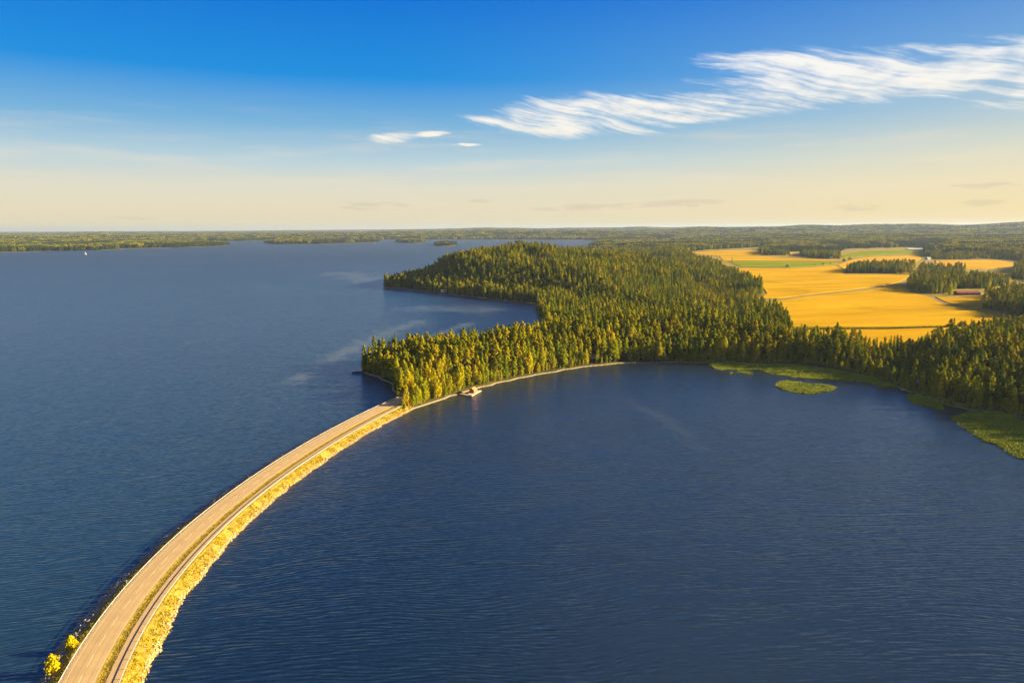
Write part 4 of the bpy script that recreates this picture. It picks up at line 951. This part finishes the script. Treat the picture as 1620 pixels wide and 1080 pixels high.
# ----------------------------------------------------------------- buildings, jetties, boats
def gable(mbw, mbr, L, Wd, wall, rise, over=0.35, th=0.14):
    """walls and a pitched roof, ridge along x"""
    mbw.box((0, 0, wall / 2 - 0.15), (L, Wd, wall + 0.3))
    mbw.add([(-L / 2, -Wd / 2, wall), (-L / 2, Wd / 2, wall), (-L / 2, 0, wall + rise), (L / 2, -Wd / 2, wall), (L / 2, Wd / 2, wall), (L / 2, 0, wall + rise)],
            [(0, 1, 2), (3, 5, 4), (0, 2, 5, 3), (1, 4, 5, 2)])
    k = rise / (Wd / 2); e = Wd / 2 + over
    for s_ in (-1, 1):
        a = [(0.0, wall + rise + 0.03), (s_ * e, wall - k * over + 0.03), (s_ * e, wall - k * over + 0.03 + th), (0.0, wall + rise + 0.03 + th)]
        X0, X1 = -L / 2 - over, L / 2 + over
        mbr.add([(X0, y_, z_) for y_, z_ in a] + [(X1, y_, z_) for y_, z_ in a], [(0, 1, 2, 3), (4, 7, 6, 5), (0, 4, 5, 1), (1, 5, 6, 2), (2, 6, 7, 3), (3, 7, 4, 0)])
def house(name, loc, rz, L, Wd, wall, rise, mw, mr, label, cat, wins=(), doors=(), chimney=False):
    """wins/doors: (side, position along wall, sill height, width, height)"""
    r = empty(name, loc, rz); a, b = MB(), MB(); gable(a, b, L, Wd, wall, rise); a.build('wall', mw, r); rf = b.build('roof', mr, r)
    if chimney:
        c = MB(); c.box((L * 0.2, 0.2, wall + rise + 0.35), (0.6, 0.6, 1.5)); c.build('chimney', M['greyroof'], rf)
    def opening(sd, u_, z0, w_, h_, nm, m):
        fr = MB(); gl = MB()
        if sd in 'fb':
            s_ = -1 if sd == 'f' else 1; c = (u_, s_ * (Wd / 2 + 0.02), z0 + h_ / 2); fr.box(c, (w_ + 0.2, 0.08, h_ + 0.2)); gl.box((c[0], c[1] + s_ * 0.035, c[2]), (w_, 0.06, h_))
        else:
            s_ = -1 if sd == 'l' else 1; c = (s_ * (L / 2 + 0.02), u_, z0 + h_ / 2); fr.box(c, (0.08, w_ + 0.2, h_ + 0.2)); gl.box((c[0] + s_ * 0.035, c[1], c[2]), (0.06, w_, h_))
        f_ = fr.build(nm, M['white'], r); gl.build('pane' if nm == 'window' else 'door_leaf', m, f_)
    for wn in wins: opening(*wn, 'window', M['glass'])
    for dn in doors: opening(*dn, 'door', mw)
    return tag(r, label, cat)
def jetty(loc, rz, pieces, label, m=None, zdeck=0.75):
    """pieces: (x0, x1, y0, y1) rectangles of deck; posts beneath"""
    r = empty('jetty', loc, rz)
    for x0, x1, y0, y1 in pieces:
        mb = MB(); mb.box(((x0 + x1) / 2, (y0 + y1) / 2, zdeck), (x1 - x0, y1 - y0, 0.12)); mb.build('deck', m or M['plank'], r)
        mb = MB()
        mb.box(((x0 + x1) / 2, y0 - 0.02, zdeck - 0.2), (x1 - x0 + 0.1, 0.08, 0.42)); mb.box((x1 + 0.04, (y0 + y1) / 2, zdeck - 0.2), (0.08, y1 - y0, 0.42)); mb.build('fascia', m or M['plank'], r)
        nx = max(2, int((x1 - x0) / 2.2) + 1)
        for i in range(nx):
            for yy in (y0 + 0.12, y1 - 0.12):
                mb = MB(); mb.tube([(x0 + 0.15 + (x1 - x0 - 0.3) * i / (nx - 1), yy, -1.4), (x0 + 0.15 + (x1 - x0 - 0.3) * i / (nx - 1), yy, zdeck - 0.07)], 0.1, 6); mb.build('pile', M['bark_spruce'], r)
    return tag(r, label, 'jetty')
def boat(name, loc, rz, L, label, sail=False, cabin=False):
    r = empty(name, loc, rz); mb = MB(); n = 9; V = []; F = []
    for i in range(n):
        t = i / (n - 1); w_ = L * 0.16 * (math.sin(math.pi * min(1, 0.22 + 0.78 * t)) ** 0.7 if t > 0.0 else 0.85) if t < 1 else 0.02; x_ = L * (t - 0.5)
        sh = 0.12 * L * (0.75 + 0.5 * t * t)
        V += [(x_, -w_, sh), (x_, -w_ * 0.65, 0.02), (x_, 0, -0.04 * L), (x_, w_ * 0.65, 0.02), (x_, w_, sh), (x_, w_ * 0.85, sh * 0.85), (x_, -w_ * 0.85, sh * 0.85)]
    for i in range(n - 1):
        for k in range(7): F.append((i * 7 + k, i * 7 + (k + 1) % 7, (i + 1) * 7 + (k + 1) % 7, (i + 1) * 7 + k))
    F += [tuple(range(7)), tuple((n - 1) * 7 + k for k in range(7))]
    mb.add(V, F); mb.build('hull', M['white'], r)
    if cabin:
        mb = MB(); mb.box((-0.02 * L, 0, 0.16 * L), (0.34 * L, 0.2 * L, 0.13 * L), taper=0.85); mb.build('cabin', M['white'], r)
        mb = MB(); mb.box((-0.02 * L, 0, 0.175 * L), (0.335 * L, 0.203 * L, 0.045 * L), taper=0.97); mb.build('window_band', M['glass'], r)
    if sail:
        mb = MB(); mb.tube([(0.06 * L, 0, 0.05 * L), (0.06 * L, 0, 1.25 * L)], 0.012 * L, 6); mb.build('mast', M['metal'], r)
        for nm, prof in (('mainsail', [(0.05, 0.24), (-0.40, 0.22), (0.05, 1.22)]), ('jib', [(0.10, 0.16), (0.47, 0.14), (0.075, 1.05)])):
            V = []
            a, b, c = [np.array(q_) for q_ in prof]; m_ = 6
            for i in range(m_ + 1):
                for j in range(m_ + 1):
                    u_ = i / m_; v_ = j / m_; p2 = (a * (1 - u_) + b * u_) * (1 - v_) + c * v_
                    V.append((p2[0] * L, 0.05 * L * math.sin(math.pi * u_) * (1 - v_), p2[1] * L))
            F = [(i * (m_ + 1) + j, (i + 1) * (m_ + 1) + j, (i + 1) * (m_ + 1) + j + 1, i * (m_ + 1) + j + 1) for i in range(m_) for j in range(m_)]
            o = obj(nm, mesh_np(nm, V, F, mats=[M['white']], smooth=True), r); sm_ = o.modifiers.new('thick', 'SOLIDIFY'); sm_.thickness = 0.04
    return tag(r, label, 'sailboat' if sail else 'boat')

# red boathouse with its L-shaped jetty
A0, A1, A2 = at(727, 622.5, 0.75), at(746.5, 626, 0.75), at(761.5, 617.5, 0.75)
v1 = A2 - A1; rz1 = math.atan2(v1[1], v1[0]); L1_ = np.hypot(v1[0], v1[1])
v0 = A1 - A0; L0_ = np.hypot(v0[0], v0[1])
jetty((A1[0], A1[1], 0), rz1, [(0.0, L1_, 0.0, 4.4)], 'pale wooden jetty deck in front of the red boathouse')
jetty((A0[0], A0[1], 0), math.atan2(v0[1], v0[0]), [(0.0, L0_ - 0.4, 0.0, 1.3)], 'narrow wooden gangway left of the boathouse jetty')
bc = A1[:2] + v1[:2] * 0.56 + np.array([-math.sin(rz1), math.cos(rz1)]) * 2.9
house('boathouse', (bc[0], bc[1], 0.82), rz1, 4.3, 3.2, 1.9, 1.3, M['redwood'], M['tile'], 'small red boathouse on the wooden jetty at the end of the causeway', 'boathouse',
      wins=[('f', -1.2, 0.8, 0.6, 0.6), ('r', 0.0, 0.9, 0.7, 0.6)], doors=[('f', 0.6, 0.05, 0.9, 1.7)])
# the rock off the tip of the point
t_ = at(566, 589.5, 0); mb = MB()
rk = bmesh.new(); bmesh.ops.create_icosphere(rk, subdivisions=3, radius=1.0)
for v in rk.verts:
    s_ = 1 + 0.35 * (vnoise(v.co.x * 3 + 9, v.co.y * 3 + v.co.z * 2, 1.0, 3) - 0.5); v.co = Vector((v.co.x * 5.2 * s_, v.co.y * 2.4 * s_, v.co.z * 1.0 * s_))
me = bpy.data.meshes.new('rock'); rk.to_mesh(me); rk.free(); me.materials.append(M['rock'])
o = obj('rock', me); o.location = (t_[0] + 1, t_[1], 0.1); tag(o, 'low dark rock in the water off the tip of the wooded point', 'rock')
# summer cabins in the trees on the right shore
hz_ = lambda s_: float(height(np.array([s_[0]]), np.array([s_[1]]))[0])
house('cabin', (*S_CAB, hz_(S_CAB) + 0.15), R(-14), 6.5, 4.2, 2.3, 1.4, M['redwood2'], M['blueroof'], 'dark red cabin with a blue-grey roof behind the shore jetty on the right', 'cabin',
      wins=[('f', -1.8, 0.9, 1.1, 1.0), ('f', 1.9, 0.9, 1.1, 1.0), ('l', 0.0, 0.9, 0.9, 1.0)], doors=[('f', 0.1, 0.05, 0.9, 1.9)], chimney=True)
house('cabin', (*S_CAB2, hz_(S_CAB2) + 0.15), R(-5), 5.0, 4.0, 2.3, 1.5, M['blueroof'], M['greyroof'], 'small blue-grey cabin half hidden among the trees left of the jetty', 'cabin',
      wins=[('f', -1.2, 0.9, 0.9, 1.0)], doors=[('f', 0.9, 0.05, 0.9, 1.9)])
jp = at(1426, 616, 0.5); jetty((jp[0], jp[1], 0), R(-8), [(0.0, 12.5, 0.0, 1.5)], 'low grey jetty in front of the cabin on the right shore', M['plank'], 0.5)
bp = at(1454, 614.5, 0.4); boat('motorboat', (bp[0], bp[1], 0.45), R(12), 5.2, 'white motorboat drawn up at the cabin jetty', cabin=True)
bp = at(1437, 612, 0.3); boat('rowing_boat', (bp[0], bp[1], 0.25), R(70), 4.0, 'small white rowing boat behind the cabin jetty')
# white villa and jetties across the inlet
house('villa', (*S_WH, hz_(S_WH) + 0.2), R(-9), 12, 5, 2.4, 1.3, M['white'], M['white'], 'low white shore cottage across the inlet', 'cottage', wins=[('f', -3.5, 0.8, 1.6, 1.1), ('f', 0, 0.8, 1.6, 1.1), ('f', 3.5, 0.8, 1.6, 1.1)], doors=[('f', 5.2, 0.05, 0.9, 1.9)])
for px_, py_, ln, lab in ((757, 470.8, 11, 'short jetty across the inlet right of the white cottage'), (838, 479.3, 13, 'pale jetty at the inner end of the inlet')):
    jp = at(px_, py_, 0.5); jetty((jp[0], jp[1] - 2, 0), R(-8), [(0.0, ln, 0.0, 1.6)], lab, M['plank'], 0.5)
# farm buildings
house('barn', (*S_BARN, 8.1), R(4), 34, 10, 3.6, 2.6, M['redwood2'], M['shadedroof'], 'long red barn, shade painted into its roof, in front of the grove', 'barn', wins=[('f', -13 + 4.3 * k, 1.4, 1.2, 1.0) for k in range(3)] + [('f', 6 + 3.6 * k, 1.4, 1.2, 1.0) for k in range(3)], doors=[('f', 0.5, 0.05, 3.6, 2.9)])
house('greenhouse', (*S_GH, 8.1), R(-2), 78, 18, 4.2, 2.2, M['white'], M['white'], 'long white greenhouse roof at the far end of the green field', 'greenhouse', doors=[('f', -20 + 13 * k, 0.05, 3.0, 3.0) for k in range(4)])
house('farmhouse', (*S_FARM, 8.1), R(5), 30, 12, 4.5, 4.5, M['ochre'], M['ochre'], 'ochre farmhouse with a bright roof between two groves', 'house', wins=[('f', -9 + 4.5 * k, 1.4, 1.3, 1.6) for k in range(5)], doors=[('f', 12, 0.05, 1.4, 2.2)], chimney=True)
fb = site(1315, 409.3, 8.0); clear_spot(*fb, 8)
house('shed', (*fb, 8.1), R(80), 9, 7, 4.0, 3.0, M['white'], M['greyroof'], 'small white farm shed at the right end of the farmstead grove', 'shed', wins=[('l', 0, 1.4, 1.2, 1.2)], doors=[('r', 0, 0.05, 1.2, 2.1)])
house('house', (*S_BLUE, 8.1), R(20), 14, 9, 4.8, 2.8, M['blueroof'], M['greyroof'], 'pale blue-grey house beside the farm track below the upper wood', 'house', wins=[('f', -4 + 4 * k, 1.4, 1.3, 1.4) for k in range(3)], doors=[('f', 6, 0.05, 1.0, 2.1)])
# sailing boats far out
for px_, py_, L_, rz_, lab in ((135.5, 402.5, 9.5, 0.3, 'tiny white sailboat off the left shore'), (593, 386.5, 9.5, -0.4, 'tiny white sailboat near the middle islands')):
    bp = at(px_, py_, 0); boat('sailboat', (bp[0], bp[1], 0.0), rz_, L_, lab, sail=True)
